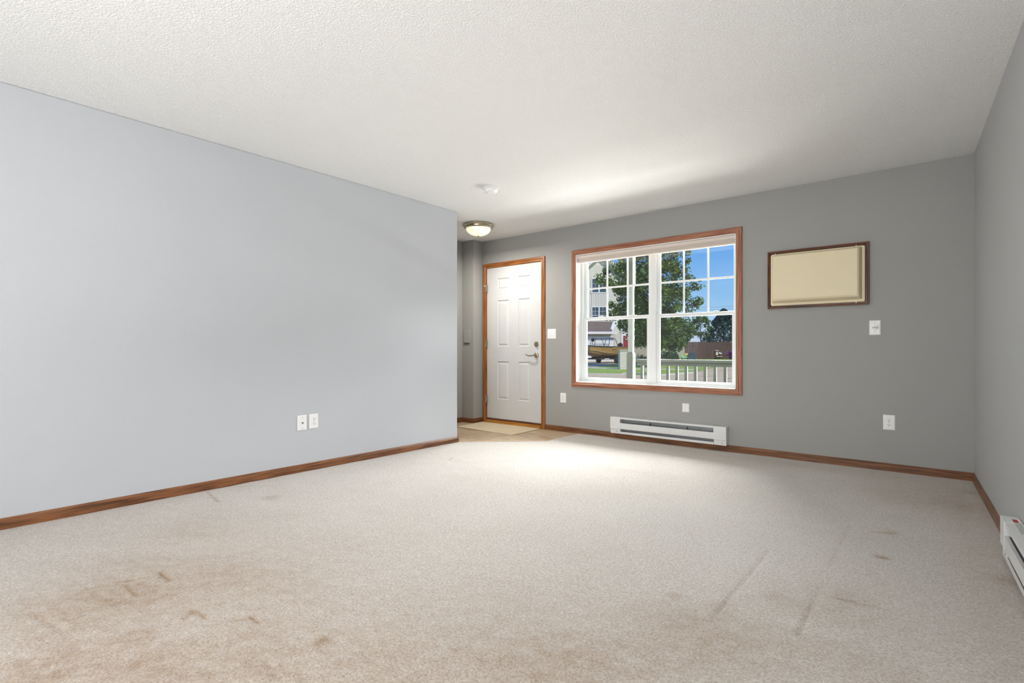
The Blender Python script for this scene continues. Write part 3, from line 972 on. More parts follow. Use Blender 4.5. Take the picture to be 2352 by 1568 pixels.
for x_, z_ in ((-1.03, 1.846), (-0.42, 1.846), (-0.42, 1.374)):
    MB().box(x_, yq - 0.006, z_ - 0.006, x_ + 0.008, yq - 0.001, z_ + 0.003).build('clip', M['cream'], ac)

# ================================================================= BASEBOARD HEATERS
def heater(label, loc, rz, L, warn=False, flip=False):
    """local: x along the wall 0..L, -y out of the wall, z up from the underside"""
    t = local_empty('baseboard_heater', loc, rz)
    tag(t, label, 'heater', 'white electric baseboard heaters')
    W = M['white_enamel']
    D, Hh, e = 0.062, 0.178, 0.118
    MB().box(0.004, -0.003, 0.0, L - 0.004, -0.0005, Hh - 0.002).build('back_plate', W, t)
    MB().loops([[(x, -0.002, Hh - 0.006), (x, -D + 0.004, Hh - 0.006), (x, -D + 0.004, Hh - 0.016), (x, -D, Hh - 0.016), (x, -D, Hh), (x, -0.002, Hh)] for x in (0.002, L - 0.002)]).build('top_cover', W, t)
    MB().loops([[(x, -D - 0.001, 0.118), (x, -D - 0.001, 0.056), (x, -D + 0.010, 0.050), (x, -D + 0.010, 0.053), (x, -D + 0.002, 0.058), (x, -D + 0.002, 0.112), (x, -D + 0.012, 0.118)] for x in (e - 0.004, L - e + 0.004)]).build('front_panel', W, t)
    MB().loops([[(x, -0.004, 0.0), (x, -D + 0.006, 0.0), (x, -D + 0.006, 0.024), (x, -D + 0.009, 0.024), (x, -D + 0.009, 0.004), (x, -0.004, 0.004)] for x in (e, L - e)]).build('bottom_lip', W, t)
    for x0, x1 in ((0, e), (L - e, L)):
        c = MB().box(x0, -D - 0.002, 0.052, x1, -0.003, Hh + 0.001)
        c.box(x0 + 0.002, -D + 0.006, 0.0, x1, -0.003, 0.052)
        eo = c.build('end_box', W, t, bevel=0.002)
        xs = (x0 + x1) / 2 + 0.02
        MB().lathe((xs, -D + 0.006, 0.022), [(0.005, 0.0), (0.005, -0.001)], axis='y', n=12).build('knockout', M['grey_metal'], eo)
    MB().tube([(e, -0.030, 0.090), (L - e, -0.030, 0.090)], 0.007, 10).build('heating_element', M['grey_metal'], t)
    fins = MB()
    n = int((L - 2 * e) / 0.010)
    for k in range(n):
        x = e + 0.01 + k * 0.010
        fins.box(x, -0.052, 0.062, x + 0.0012, -0.010, 0.116)
    fo = fins.build('fins', M['grey_metal'], t)
    fo['kind'] = 'stuff'
    MB().box(e, -0.008, 0.004, L - e, -0.0045, Hh - 0.02).build('reflector', M['grey_metal'], t)
    for k in (0.36, 0.68):
        MB().box(L * k, -D + 0.010, 0.108, L * k + 0.006, -0.004, 0.140).build('bracket', M['grey_metal'], t)
    if warn:
        # warning label on the top cover, near the far end (local x near L)
        lx = L - 0.10
        lb = MB().box(lx - 0.26, -0.030, Hh + 0.0012, lx + 0.005, -0.006, Hh + 0.0018).build('warning_label', M['white_plastic'], t)
        MB().box(lx - 0.035, -0.028, Hh + 0.0018, lx, -0.009, Hh + 0.0022).build('red_mark', M['red_ink'], lb)
        for q in range(4):
            MB().box(lx - 0.20 + 0.01 * (q % 2), -0.027 + q * 0.005, Hh + 0.0018, lx - 0.042, -0.025 + q * 0.005, Hh + 0.0021).build('text_line', M['grey_ink'], lb)
    return t
heater('long white baseboard heater on the grey wall beneath the window', (-2.668, YB, 0.060), 0, 1.228)
ang = math.atan2(-1, 0.023)     # along the right wall toward the camera
HL = 1.5
heater('white baseboard heater on the right wall with a red warning label', (XR(3.27), 3.27, 0.030), ang, HL, warn=False)

# label near the far end of the right heater (far end is local x = 0 there)
rh = [o for o in bpy.data.objects if o.name.startswith('baseboard_heater')][-1]
lb = MB().box(0.045, -0.034, 0.1792, 0.32, -0.004, 0.1798).build('warning_label', M['white_plastic'], rh)
MB().box(0.055, -0.032, 0.1798, 0.105, -0.014, 0.1803).build('red_mark', M['red_ink'], lb)
for q in range(5):
    MB().box(0.112, -0.031 + q * 0.0048, 0.1798, 0.30 - 0.012 * (q % 3), -0.029 + q * 0.0048, 0.1802).build('text_line', M['grey_ink'], lb)

# ================================================================= DOOR MAT
mt = MB().prism([(-4.565, 4.530), (-3.628, 4.484), (-3.640, 5.050), (-4.600, 5.050)], -0.002, 0.008)
mato = mt.build('door_mat', plain('mat_fabric', '#d3c2a5', 0.9, vary=0.05, scale=6, bump=0.4, bscale=300), loc=(-4.1, 4.8, 0), bevel=0.003)
tag(mato, 'thin beige rectangular mat lying in front of the entry door', 'mat')

# small scuffs on the right wall
for yy, zz in ((3.62, 0.86), (2.95, 0.80)):
    pass

# ================================================================= OUTSIDE
G = -0.20
def GP(px, py, z=G):      # point on the ground seen at a pixel of the photograph
    u = (px - 1176) / FOC
    v = (802 - py) / FOC
    t = (z - CAM_H) / v
    return ((u * math.cos(YAW) - math.sin(YAW)) * t, (u * math.sin(YAW) + math.cos(YAW)) * t)
def DP(px, py, d):        # point at depth d
    u = (px - 1176) / FOC
    v = (802 - py) / FOC
    return ((u * math.cos(YAW) - math.sin(YAW)) * d, (u * math.sin(YAW) + math.cos(YAW)) * d, CAM_H + v * d)

tag(MB().prism([(-120, 7.2), (60, 7.2), (60, 160), (-120, 160)], G - 0.3, G).build('lawn', M['grass'], loc=(-15, 40, G)), 'broad green lawn stretching beyond the porch to the fences', 'lawn', kind='stuff')
st = MB().prism([GP(900, 861), GP(1349, 860), GP(1440, 861.5), GP(1515, 863), GP(1590, 857), GP(1604, 853.5), GP(1632, 846.5), GP(1652, 842.5), GP(1900, 838), GP(1900, 960), GP(1400, 1000), GP(900, 960)], G + 0.001, G + 0.013)
sto = tag(st.build('street', M['concrete'], loc=(-8, 18, G)), 'pale concrete street and driveway seen between the porch balusters', 'street')
def strip(name, pts, w, z, mat, parent=None, label=None, cat=None, kind=None, z0=None):
    m = MB()
    for a, b in zip(pts[:-1], pts[1:]):
        a = Vector(a); b = Vector(b)
        d = (b - a).normalized()
        n = Vector((-d.y, d.x)) * (w / 2)
        m.prism([tuple(a - n), tuple(b - n), tuple(b + n), tuple(a + n)], (G + 0.001 if z0 is None else z0), z)
    o = m.build(name, mat, parent, loc=None if parent else (pts[0][0], pts[0][1], G))
    if label: tag(o, label, cat, kind=kind)
    return o
strip('joint', [GP(1540, 873), GP(1610, 876), GP(1700, 879)], 0.05, G + 0.016, M['joint'], sto)
strip('joint', [GP(1595, 852), GP(1700, 850)], 0.05, G + 0.016, M['joint'], sto)
strip('joint', [GP(1662, 873), GP(1690, 866)], 0.05, G + 0.016, M['joint'], sto)
strip('joint', [GP(1605, 866), GP(1640, 864)], 0.05, G + 0.016, M['joint'], sto)
strip('curb', [GP(1200, 859.6), GP(1349, 860), GP(1430, 861.5), GP(1437, 858), GP(1515, 863), GP(1590, 857)], 0.16, G + 0.07, M['curb'], label='low pale concrete curb along the grass strip', cat='curb')
strip('sidewalk', [GP(1100, 843), GP(1349, 844.6), GP(1440, 847.2), GP(1520, 848), GP(1600, 849)], 1.0, G + 0.02, M['curb'], label='pale concrete sidewalk crossing the lawn beyond the grass strip', cat='sidewalk')
dw = MB().prism([GP(1150, 836), GP(1349, 843), GP(1366, 843.6), GP(1432, 833), GP(1436, 827.5), GP(1150, 827.5)], G + 0.001, G + 0.015)
tag(dw.build('driveway', M['concrete'], loc=(-20, 35, G)), 'concrete driveway under the tan boat before the garage', 'driveway')

tag(MB().box(-9, 7.2, G + 0.001, 5, 14.5, G + 0.01).build('dark_ground_sheet', M['porch_deck'], loc=(-2, 10, G)), 'added dark ground sheet before the porch, cutting green bounce', 'ground sheet')  # unseen dark sheet added to cut green light bounced onto the railing
# --- porch
PY = 6.75
MB_ = MB().box(-4.8, YB + WT, -0.30, 0.6, 7.0, -0.10)
tag(MB_.build('porch_floor', M['porch_deck'], loc=(-2, 6, -0.1)), kind='structure')
tag(MB().box(-5.2, YB + WT, 3.00, 0.9, 6.95, 3.12).build('porch_roof', M['cladding'], loc=(-2, 6, 2.9)), kind='structure')
rl = tag(empty('porch_railing', (-1.9, PY, -0.10)), 'sage green wooden porch railing outside the window', 'railing')
rx0, rx1 = -3.150, 0.3
MB().box(rx0, PY - 0.060, 0.804, rx1, PY + 0.070, 0.842).build('top_rail', M['sage'], rl, bevel=0.004)
MB().box(rx0, PY - 0.015, 0.753, rx1, PY + 0.022, 0.802).build('under_rail', M['sage'], rl, bevel=0.003)
MB().box(rx0, PY - 0.015, 0.0, rx1, PY + 0.022, 0.06).build('bottom_rail', M['sage'], rl, bevel=0.003)
b0 = MB().box(-3.085, PY - 0.045, -0.02, -3.048, PY - 0.012, 0.757).build('baluster', M['sage'], rl, bevel=0.002)
bx_ = -3.085 + 0.1256
while bx_ < 0.25:
    c = b0.copy()
    c.location = (bx_ + 3.085, 0, 0)
    c.parent = rl
    col.objects.link(c)
    bx_ += 0.1256
pp = tag(empty('porch_post', (-3.249, PY, -0.10)), 'pale turned porch post at the left end of the railing', 'post')
pw = 0.0475
pc = -3.249
PS = MB().box(pc - pw, PY - pw, -0.10, pc + pw, PY + pw, 0.915)
PS.loops([[(pc + sx * w, PY + sy * w, z) for sx, sy in ((-1, -1), (1, -1), (1, 1), (-1, 1))] for w, z in ((pw, 0.915), (pw * 0.72, 0.945))])
PS.build('square_base', M['sage'], pp)
prof = [(0.036, 0.93), (0.043, 0.96), (0.043, 1.0)]
z = 1.0
for ring in (1.14, 1.27, 1.40):
    prof += [(0.045, ring - 0.02), (0.049, ring - 0.008), (0.049, ring + 0.008), (0.045, ring + 0.02)]
prof += [(0.046, 1.6), (0.044, 1.8), (0.046, 1.86), (0.050, 1.88), (0.047, 1.90)]
MB().lathe((pc, PY, 0), prof, n=24).build('turned_shaft', M['post_white'], pp, smooth=True)
MB().box(pc - pw, PY - pw, 1.895, pc + pw, PY + pw, 3.0).build('square_top', M['sage'], pp)

# --- foliage
def leaves(name, centres, radii, per, size, mat, parent, flat=0.0):
    cs = np.repeat(centres, per, axis=0)
    rr = np.repeat(radii, per)
    n = len(cs)
    d = rng.normal(size=(n, 3))
    d /= np.linalg.norm(d, axis=1)[:, None]
    p = cs + d * (rr * rng.uniform(0, 1, n) ** 0.5)[:, None]
    u = rng.normal(size=(n, 3)); u[:, 2] *= 0.6; u /= np.linalg.norm(u, axis=1)[:, None]
    w = rng.normal(size=(n, 3)); w -= (w * u).sum(1)[:, None] * u; w /= np.linalg.norm(w, axis=1)[:, None]
    s = size * rng.uniform(0.6, 1.3, n)[:, None]
    nn = np.cross(u, w)
    a = p - u * s * 0.5
    b = p + w * s * 0.38 + nn * s * 0.1
    c = p + u * s * 0.5
    e = p - w * s * 0.38 + nn * s * 0.1
    v = np.stack([a, b, c, e], 1).reshape(-1, 3) - np.array(ORG[parent.name])
    idx = np.arange(n) * 4
    f = np.stack([idx, idx + 1, idx + 2, idx + 3], 1)
    me = bpy.data.meshes.new(name)
    me.vertices.add(len(v)); me.vertices.foreach_set('co', v.ravel())
    me.loops.add(f.size); me.loops.foreach_set('vertex_index', f.ravel())
    me.polygons.add(n)
    me.polygons.foreach_set('loop_start', idx); me.polygons.foreach_set('loop_total', np.full(n, 4))
    me.update(calc_edges=True)
    me.materials.append(mat)
    o = bpy.data.objects.new(name, me)
    o.parent = parent
    col.objects.link(o)
    o['kind'] = 'stuff'
    ORG[o.name] = ORG[parent.name]
    return o

def tree(name, label, base, crown_c, crown_r, nclump, per, size, mat, trunk_r=0.1, clump=0.42, extra=(), cat='tree'):
    t = tag(empty(name, (base[0], base[1], G)), label, cat)
    tr = MB()
    top = Vector((crown_c[0], crown_c[1], crown_c[2] + crown_r[2] * 0.5))
    bs = Vector((base[0], base[1], G))
    mid = bs.lerp(top, 0.4) + Vector((0.08, 0.05, 0))
    tr.tube([bs, mid, top], trunk_r, 8, trunk_r * 0.3)
    cen = []
    while len(cen) < nclump:
        d = rng.normal(size=3)
        d /= np.linalg.norm(d)
        r = rng.uniform(0.35, 1.0) ** 0.5
        cen.append(np.array(crown_c) + d * r * np.array(crown_r))
    cen += [np.array(e) for e in extra]
    cen = np.array(cen)
    tr.build('trunk', M['bark'], t, smooth=True)
    br = MB()
    for c in cen[::2]:
        cv = Vector(c)
        k = max(0.2, min(0.95, (cv.z - G) / (top.z - G) * 0.8))
        st_ = bs.lerp(top, k)
        br.tube([st_, st_.lerp(cv, 0.5) + Vector((0, 0, 0.1)), cv], trunk_r * 0.22, 5, 0.008)
    bo = br.build('branches', M['bark'], t)
    bo['kind'] = 'stuff'
    rad = rng.uniform(0.6, 1.15, len(cen)) * clump
    leaves('foliage', cen, rad, per, size, mat, t)
    return t
cw = DP(1497, 660, 33)
ex = [DP(px, py, 32.5) for px, py in ((1375, 640), (1382, 648), (1388, 628), (1395, 620), (1400, 640), (1410, 612), (1425, 600), (1398, 650), (1408, 655), (1405, 700), (1412, 715), (1420, 705), (1402, 722), (1415, 730),
                                       (1425, 745), (1430, 755), (1470, 585), (1465, 600), (1478, 680), (1470, 690), (1480, 640), (1475, 570), (1455, 640), (1440, 690), (1435, 660), (1605, 690), (1602, 697), (1596, 693), (1590, 705), (1592, 660), (1600, 655), (1585, 640), (1470, 765), (1478, 780), (1468, 750), (1482, 790), (1440, 745),
                                       (1580, 720), (1575, 580), (1578, 600), (1580, 568), (1550, 725), (1525, 740), (1480, 720), (1462, 700), (1465, 735), (1475, 745))]
tree('maple_tree', 'large leafy green tree filling the middle of the window view', GP(1500, 835), cw, (2.35, 2.35, 4.1), 330, 85, 0.15, M['leaf'], 0.13, 0.46, ex)
cw = DP(1549, 764, 39)
tree('maple_tree', 'lower bushy tree with a forked trunk before the tan fence', GP(1549, 831), cw, (1.3, 1.3, 1.15), 60, 110, 0.15, M['leaf2'], 0.07, 0.36,
     [DP(px, py, 39) for px, py in ((1520, 790), (1530, 795), (1545, 798), (1560, 800), (1570, 788), (1578, 780), (1585, 770), (1588, 750), (1540, 800))])
cw = DP(1608, 750, 66)
tree('young_tree', 'thin-stemmed green tree rising behind the brown fence', DP(1608, 800, 66)[:2], (cw[0], cw[1], cw[2]), (1.5, 1.4, 1.5), 55, 48, 0.2, M['leaf2'], 0.09, 0.34)
def spruce(label, base, h, r, dens=1.0):
    t = tag(empty('spruce_tree', (base[0], base[1], G)), label, 'tree')
    MB().tube([(base[0], base[1], G), (base[0], base[1], G + h)], 0.12, 6, 0.015).build('trunk', M['bark'], t)
    cen, rad = [], []
    n = int(230 * dens)
    for k in range(n):
        q = (k / n) ** 0.8
        z = G + 0.4 + q * (h - 0.5)
        R_ = r * (1 - q) ** 0.65 + 0.02
        a = k * 2.39996
        rr = R_ * (0.55 + 0.45 * random.random())
        cen.append((base[0] + rr * math.cos(a), base[1] + rr * math.sin(a), z - rr * 0.15))
        rad.append(0.12 + 0.38 * (1 - q))
    leaves('foliage', np.array(cen), np.array(rad), 60, 0.17, M['needle'], t)
    return t
spruce('tall dark blue-green spruce behind the right end of the brown fence', DP(1662, 800, 68)[:2], 6.7, 3.7, 1.5)

def shrub(name, label, px, py, d, r, h, mat, cat='shrub', n=16, size=0.12):
    x, y, _ = DP(px, py, d)
    t = tag(empty(name, (x, y, G)), label, cat)
    MB().tube([(x, y, G), (x, y, G + h * 0.7)], 0.03, 6, 0.01).build('stem', M['bark'], t)
    cen = np.array([(x + rng.uniform(-r, r), y + rng.uniform(-r, r) * 0.6, G + rng.uniform(0.15, 1.0) * h) for _ in range(n)])
    leaves('foliage', cen, np.full(n, min(r, h) * 0.4), 45, size, mat, t)
    return t
shrub('garden_shrub', 'dark green shrub at the foot of the tan fence under the forked tree', 1530, 815, 44, 0.95, 0.95, M['shrub'], n=26)
shrub('garden_shrub', 'dark shrub just left of the green striped lawn chair', 1547, 815, 45, 0.40, 0.85, M['shrub'], n=16)
shrub('garden_shrub', 'small dark shrub beside the porch post below the tan boards', 1476, 820, 40, 0.42, 0.62, M['shrub'], n=14, size=0.1)
shrub('flower_shrub', 'purple flowering shrub at the right end of the brown fence', 1683, 815, 55, 0.55, 0.95, M['purple'], n=14, size=0.14)

# --- fences (boards only a few pixels wide: joined)
def board_fence(name, label, a, b, ztop, board, mat, post_mat, wob=0.03):
    a = Vector(a[:2]); b = Vector(b[:2])
    L = (b - a).length
    t = local_empty(name, (a.x, a.y, G), math.atan2(b.y - a.y, b.x - a.x))
    tag(t, label, 'fence')
    m = MB()
    x = 0
    while x < L:
        h = ztop - G + random.uniform(-wob, wob)
        dy = random.choice((0.0, 0.012))
        m.box(x, -0.02 - dy, 0.04, x + board - 0.012, 0.0 - dy, h)
        x += board
    bo = m.build('boards', mat, t)
    bo['kind'] = 'stuff'
    for z in (0.35, 1.5):
        MB().box(0, 0.0, z, L, 0.04, z + 0.09).build('rail', mat, t)
    n = max(1, round(L / 2.4))
    for k in range(n + 1):
        MB().box(L * k / n - 0.045, -0.055 if k == 0 else 0.0, 0, L * k / n + 0.045, 0.09, ztop - G + 0.03).build('fence_post', post_mat, t)
    return t
board_fence('board_fence', 'dark brown vertical board fence across the right half of the view', DP(1574, 800, 60), DP(1790, 800, 60), 1.86, 0.14, M['fence_brown'], M['fence_brown'])
board_fence('board_fence', 'tan vertical board fence running from the house to the brown fence', DP(1452, 800, 40), DP(1573.5, 800, 60.3), 2.0, 0.2, M['fence_tan'], M['fence_tan'])

# --- neighbour house, built square to the street: local x to the right, y away
HD = 52.0
hx, hy, _ = DP(1400, 802, HD)
hs = local_empty('apartment_house', (hx, hy, G), YAW)
tag(hs, 'pale three storey sided house with a garage and red door', 'building')
def HL_(px, py, d=HD):
    return ((px - 1176) / FOC * d - (1400 - 1176) / FOC * HD, d - HD, CAM_H + (802 - py) / FOC * d - G)
# main block (set back) and its gable
D2 = 57.0
xl, _, _ = HL_(1250, 0, D2); xr, yb_, _ = HL_(1428, 0, D2)
px_, _, zp = HL_(1380, 588, D2)
_, _, ze_ = HL_(1428, 629, D2)
xl = px_ - (xr - px_)*2.2
m = MB()
zl = zp - (zp - ze_) * 2.2
pts = [(xl, 0), (xr, 0), (xr, ze_), (px_, zp), (xl, ze_ - 3.2)]
pts = [(xl, 0), (xr, 0), (xr, ze_), (px_, zp), (xl, zl)]
m.add([(x, yb_, z) for x, z in pts] + [(x, yb_ + 9, z) for x, z in pts], [(0, 1, 2, 3, 4), (9, 8, 7, 6, 5)] + [(i, (i + 1) % 5, 5 + (i + 1) % 5, 5 + i) for i in range(5)])
m.build('main_wall', M['siding'], hs)
def slope(p, q, th, y0, y1, name, mat):
    m = MB()
    m.add([(p[0], y0, p[1]), (q[0], y0, q[1]), (q[0], y0, q[1] + th), (p[0], y0, p[1] + th), (p[0], y1, p[1]), (q[0], y1, q[1]), (q[0], y1, q[1] + th), (p[0], y1, p[1] + th)],
          [(0, 1, 2, 3), (7, 6, 5, 4), (0, 4, 5, 1), (1, 5, 6, 2), (2, 6, 7, 3), (3, 7, 4, 0)])
    return m.build(name, mat, hs)
sl_ = (zp - ze_) / (xr - px_)
slope((px_, zp), (xr + 0.5, ze_ - 0.5 * sl_), 0.30, yb_ - 0.6, yb_ + 9.3, 'roof_slope', M['trim_white'])
slope((xl - 0.5, zl - 0.5 * sl_), (px_, zp), 0.30, yb_ - 0.6, yb_ + 9.3, 'roof_slope', M['trim_white'])
slope((px_, zp + 0.3), (xr + 0.5, ze_ - 0.5 * sl_ + 0.3), 0.06, yb_ - 0.6, yb_ + 9.3, 'shingles', M['shingle'])
slope((xl - 0.5, zl - 0.5 * sl_ + 0.3), (px_, zp + 0.3), 0.06, yb_ - 0.6, yb_ + 9.3, 'shingles', M['shingle'])
# vertical board bay between the windows
x0_, _, z0_ = HL_(1358.5, 741, D2); x1_, _, z1_ = HL_(1434, 636, D2)
x1_, _, _ = HL_(1394, 0, D2)
MB().box(x0_, yb_ - 0.06, z0_, x1_, yb_ - 0.005, z1_).build('board_bay', M['pale_board_siding'], hs)
def house_window(p0, p1, d, split=True):
    x0, yy, z1 = HL_(p0[0], p0[1], d)
    x1, _, z0 = HL_(p1[0], p1[1], d)
    fr = MB()
    w = 0.12
    fr.box(x0 - w, yy - 0.10, z0 - w, x0, yy - 0.04, z1 + w); fr.box(x1, yy - 0.10, z0 - w, x1 + w, yy - 0.04, z1 + w)
    fr.box(x0, yy - 0.10, z0 - w, x1, yy - 0.04, z0); fr.box(x0, yy - 0.10, z1, x1, yy - 0.04, z1 + w)
    n = 2 if split else 1
    if split:
        xm = (x0 + x1) / 2
        fr.box(xm - 0.07, yy - 0.10, z0, xm + 0.07, yy - 0.04, z1)
    fo = fr.build('window', M['trim_white'], hs)
    segs = [(x0, (x0 + x1) / 2 - 0.07), ((x0 + x1) / 2 + 0.07, x1)] if split else [(x0, x1)]
    for a, b in segs:
        MB().box(a, yy - 0.065, z0, b, yy - 0.05, z1).build('pane', M['win_dark'], fo)
        gm = MB()
        zm = z0 + (z1 - z0) * 0.3
        gm.box(a, yy - 0.085, zm - 0.025, b, yy - 0.07, zm + 0.025)
        gm.box((a + b) / 2 - 0.012, yy - 0.08, zm, (a + b) / 2 + 0.012, yy - 0.07, z1)
        gm.box(a, yy - 0.08, (zm + z1) / 2 - 0.012, b, yy - 0.07, (zm + z1) / 2 + 0.012)
        gm.build('grille', M['garage_door'], fo)
house_window((1360, 640.5), (1391.5, 671), D2)
house_window((1360, 705.5), (1391.5, 732), D2)
# garage wing
xg1, yg, zg = HL_(1413, 764, HD)
xg0, _, _ = HL_(1230, 764, HD)
_, _, zr = HL_(1400, 746, D2 - 2)
MB().box(xg0, yg, 0, xg1, D2 - HD - 0.05, zg).build('garage_wall', M['board_siding'], hs)
xgi, _, _ = HL_(1420, 745, D2 - 1.5)
ry = D2 - HD - 0.1
rf = MB()
e0 = xg0 - 0.3; e1 = xg1 - 0.45
rf.add([(e0, yg - 0.6, zg), (e1, yg - 0.6, zg), (xg1 + 0.7, ry, zr + 0.35), (e0, ry, zr + 0.35), (e0, yg - 0.6, zg + 0.12), (e1, yg - 0.6, zg + 0.12), (xg1 + 0.7, ry, zr + 0.47), (e0, ry, zr + 0.47)],
       [(0, 1, 2, 3), (7, 6, 5, 4), (0, 4, 5, 1), (1, 5, 6, 2), (2, 6, 7, 3), (3, 7, 4, 0)])
rf.build('garage_roof', M['shingle'], hs)
tr = MB().box(e0, yg - 0.66, zg - 0.14, xg1 + 0.1, yg - 0.55, zg + 0.10)
tr.add([(e1 - 0.25, yg - 0.62, zg + 0.1), (e1 + 0.05, yg - 0.62, zg + 0.1), (xg1 + 1.2, ry - 0.1, zr + 0.5), (xg1 + 0.75, ry - 0.1, zr + 0.5),
        (e1 - 0.25, yg - 0.62, zg - 0.1), (e1 + 0.05, yg - 0.62, zg - 0.1), (xg1 + 1.2, ry - 0.1, zr + 0.2), (xg1 + 0.75, ry - 0.1, zr + 0.2)],
       [(0, 1, 2, 3), (7, 6, 5, 4), (0, 4, 5, 1), (1, 5, 6, 2), (2, 6, 7, 3), (3, 7, 4, 0)])
tr.build('fascia', M['trim_white'], hs)
gx1, _, gz = HL_(1406, 775, HD)
gx0, _, _ = HL_(1300, 775, HD)
MB().box(gx0 - 0.12, yg - 0.07, 0, gx1 + 0.12, yg - 0.01, gz + 0.12).build('door_trim', M['trim_white'], hs)
gd = MB()
nrow = 4
for k in range(nrow):
    gd.box(gx0, yg - 0.11, gz * k / nrow + 0.01, gx1, yg - 0.075, gz * (k + 1) / nrow - 0.01)
gd.build('garage_door', M['garage_door'], hs)
# entry bay with the red door
ex0, ey, _ = HL_(1413, 0, HD + 2.0)
ex1, _, ez = HL_(1462, 760, HD + 2.0)
MB().box(xg1, ey, 0, ex1, ey + 4, ez).build('entry_wall', M['pale_board_siding'], hs)
rdx0, _, rdz = HL_(1431.5, 771, HD + 2.0)
rdx1, _, _ = HL_(1449, 771, HD + 2.0)
MB().box(rdx0 - 0.25, ey - 0.06, 0.1, rdx1 + 0.25, ey - 0.005, rdz + 0.28).build('door_trim', M['trim_white'], hs)
rd = MB().box(rdx0, ey - 0.10, 0.15, rdx1, ey - 0.065, rdz).build('front_door', M['red_door'], hs)
MB().box(rdx0 + 0.20, ey - 0.125, rdz - 0.40, rdx1 - 0.15, ey - 0.102, rdz - 0.15).build('light_frame', M['trim_white'], rd)
MB().box(rdx0 + 0.26, ey - 0.135, rdz - 0.34, rdx1 - 0.20, ey - 0.126, rdz - 0.21).build('pane', M['win_dark'], rd)

# --- boat on its trailer
bxx, byy, _ = DP(1388, 802, 42.5)
BR = YAW + math.radians(225)
bt = local_empty('fishing_boat', (bxx, byy, G), BR)
tag(bt, 'tan fishing boat with a windshield frame before the garage', 'boat')
# local x right (bow to the right), y away; height over ground z
hull = []
for x, hw, zb, zt in ((-3.2, 0.95, 0.62, 1.38), (-2.0, 0.98, 0.60, 1.38), (-0.8, 1.0, 0.60, 1.38), (0.4, 0.92, 0.64, 1.38), (1.7, 0.80, 0.70, 1.40), (2.7, 0.45, 0.84, 1.46), (3.3, 0.03, 1.12, 1.52)):
    hull.append([(x, -hw, zt), (x, -hw * 0.93, zb + (zt - zb) * 0.42), (x, -hw * 0.80, zb + 0.10), (x, 0, zb - 0.10 * (hw > 0.3)), (x, hw * 0.80, zb + 0.10), (x, hw * 0.93, zb + (zt - zb) * 0.42), (x, hw, zt)])
MB().loops(hull).build('hull', M['boat_tan'], bt, smooth=False)
ch = MB()
for s_ in (-1, 1):
    ch.tube([(-3.2, s_ * 0.95, 0.84), (-1.2, s_ * 0.97, 0.84), (0.2, s_ * 0.92, 0.88), (1.2, s_ * 0.84, 0.96), (2.0, s_ * 0.70, 1.06), (2.8, s_ * 0.36, 1.18)], 0.022, 6)
ch.build('chine', M['boat_line'], bt)
gn = MB()
for s in (-1, 1):
    gn.tube([(-3.2, s * 0.97, 1.40), (0.4, s * 0.94, 1.40), (1.7, s * 0.82, 1.42), (2.7, s * 0.47, 1.48), (3.33, 0, 1.54)], 0.04, 6)
gn.build('gunwale', M['dark_frame'], bt)
MB().prism([(-3.15, -0.9), (0.4, -0.88), (1.9, -0.3), (2.3, 0), (1.9, 0.3), (0.4, 0.88), (-3.15, 0.9)], 1.30, 1.36).build('deck', M['garage_door'], bt)
wf = MB()
for q in (-0.72, 0.72):
    wf.tube([(1.05, q, 1.38), (0.82, q, 2.02), (0.74, q * 0.98, 2.08), (-0.50, q * 0.96, 2.08), (-0.72, q * 0.95, 1.94), (-1.02, q * 0.95, 1.38)], 0.028, 6)
    wf.tube([(0.42, q, 1.38), (0.26, q, 2.07)], 0.028, 6)
wf.tube([(2.0, 0.3, 1.58), (0.4, 0.72, 1.58)], 0.025, 6)
wf.tube([(0.82, -0.72, 2.05), (0.82, 0.72, 2.05)], 0.025, 6)
wf.build('windshield_frame', M['dark_frame'], bt)
MB().box(0.1, -0.6, 1.36, 1.1, 0.6, 1.50).build('seat_box', M['garage_door'], bt)
ms = MB().lathe((-1.75, 0.45, 1.56), [(0.04, -0.22), (0.15, -0.16), (0.20, 0.0), (0.15, 0.16), (0.04, 0.22)], axis='x', n=12)
ms.tube([(-1.2, 0.45, 1.36), (-1.4, 0.45, 1.62), (-1.7, 0.45, 1.72)], 0.03, 6)
ms.build('stern_reel', M['rubber'], bt)
MB().box(-3.55, -0.2, 0.7, -3.22, 0.2, 1.38).build('outboard_motor', M['rubber'], bt, bevel=0.04)
tm = MB().lathe((1.75, 0.1, 1.95), [(0.10, -0.14), (0.13, 0.0), (0.10, 0.14)], n=10)
tm.tube([(1.75, 0.1, 1.85), (1.95, 0.1, 1.28)], 0.025, 6)
tm.build('trolling_motor', M['rubber'], bt)
MB().tube([(-0.3, 0.978, 1.24), (0.2, 0.975, 1.24)], 0.03, 4).build('hull_lettering_band', M['boat_line'], bt)

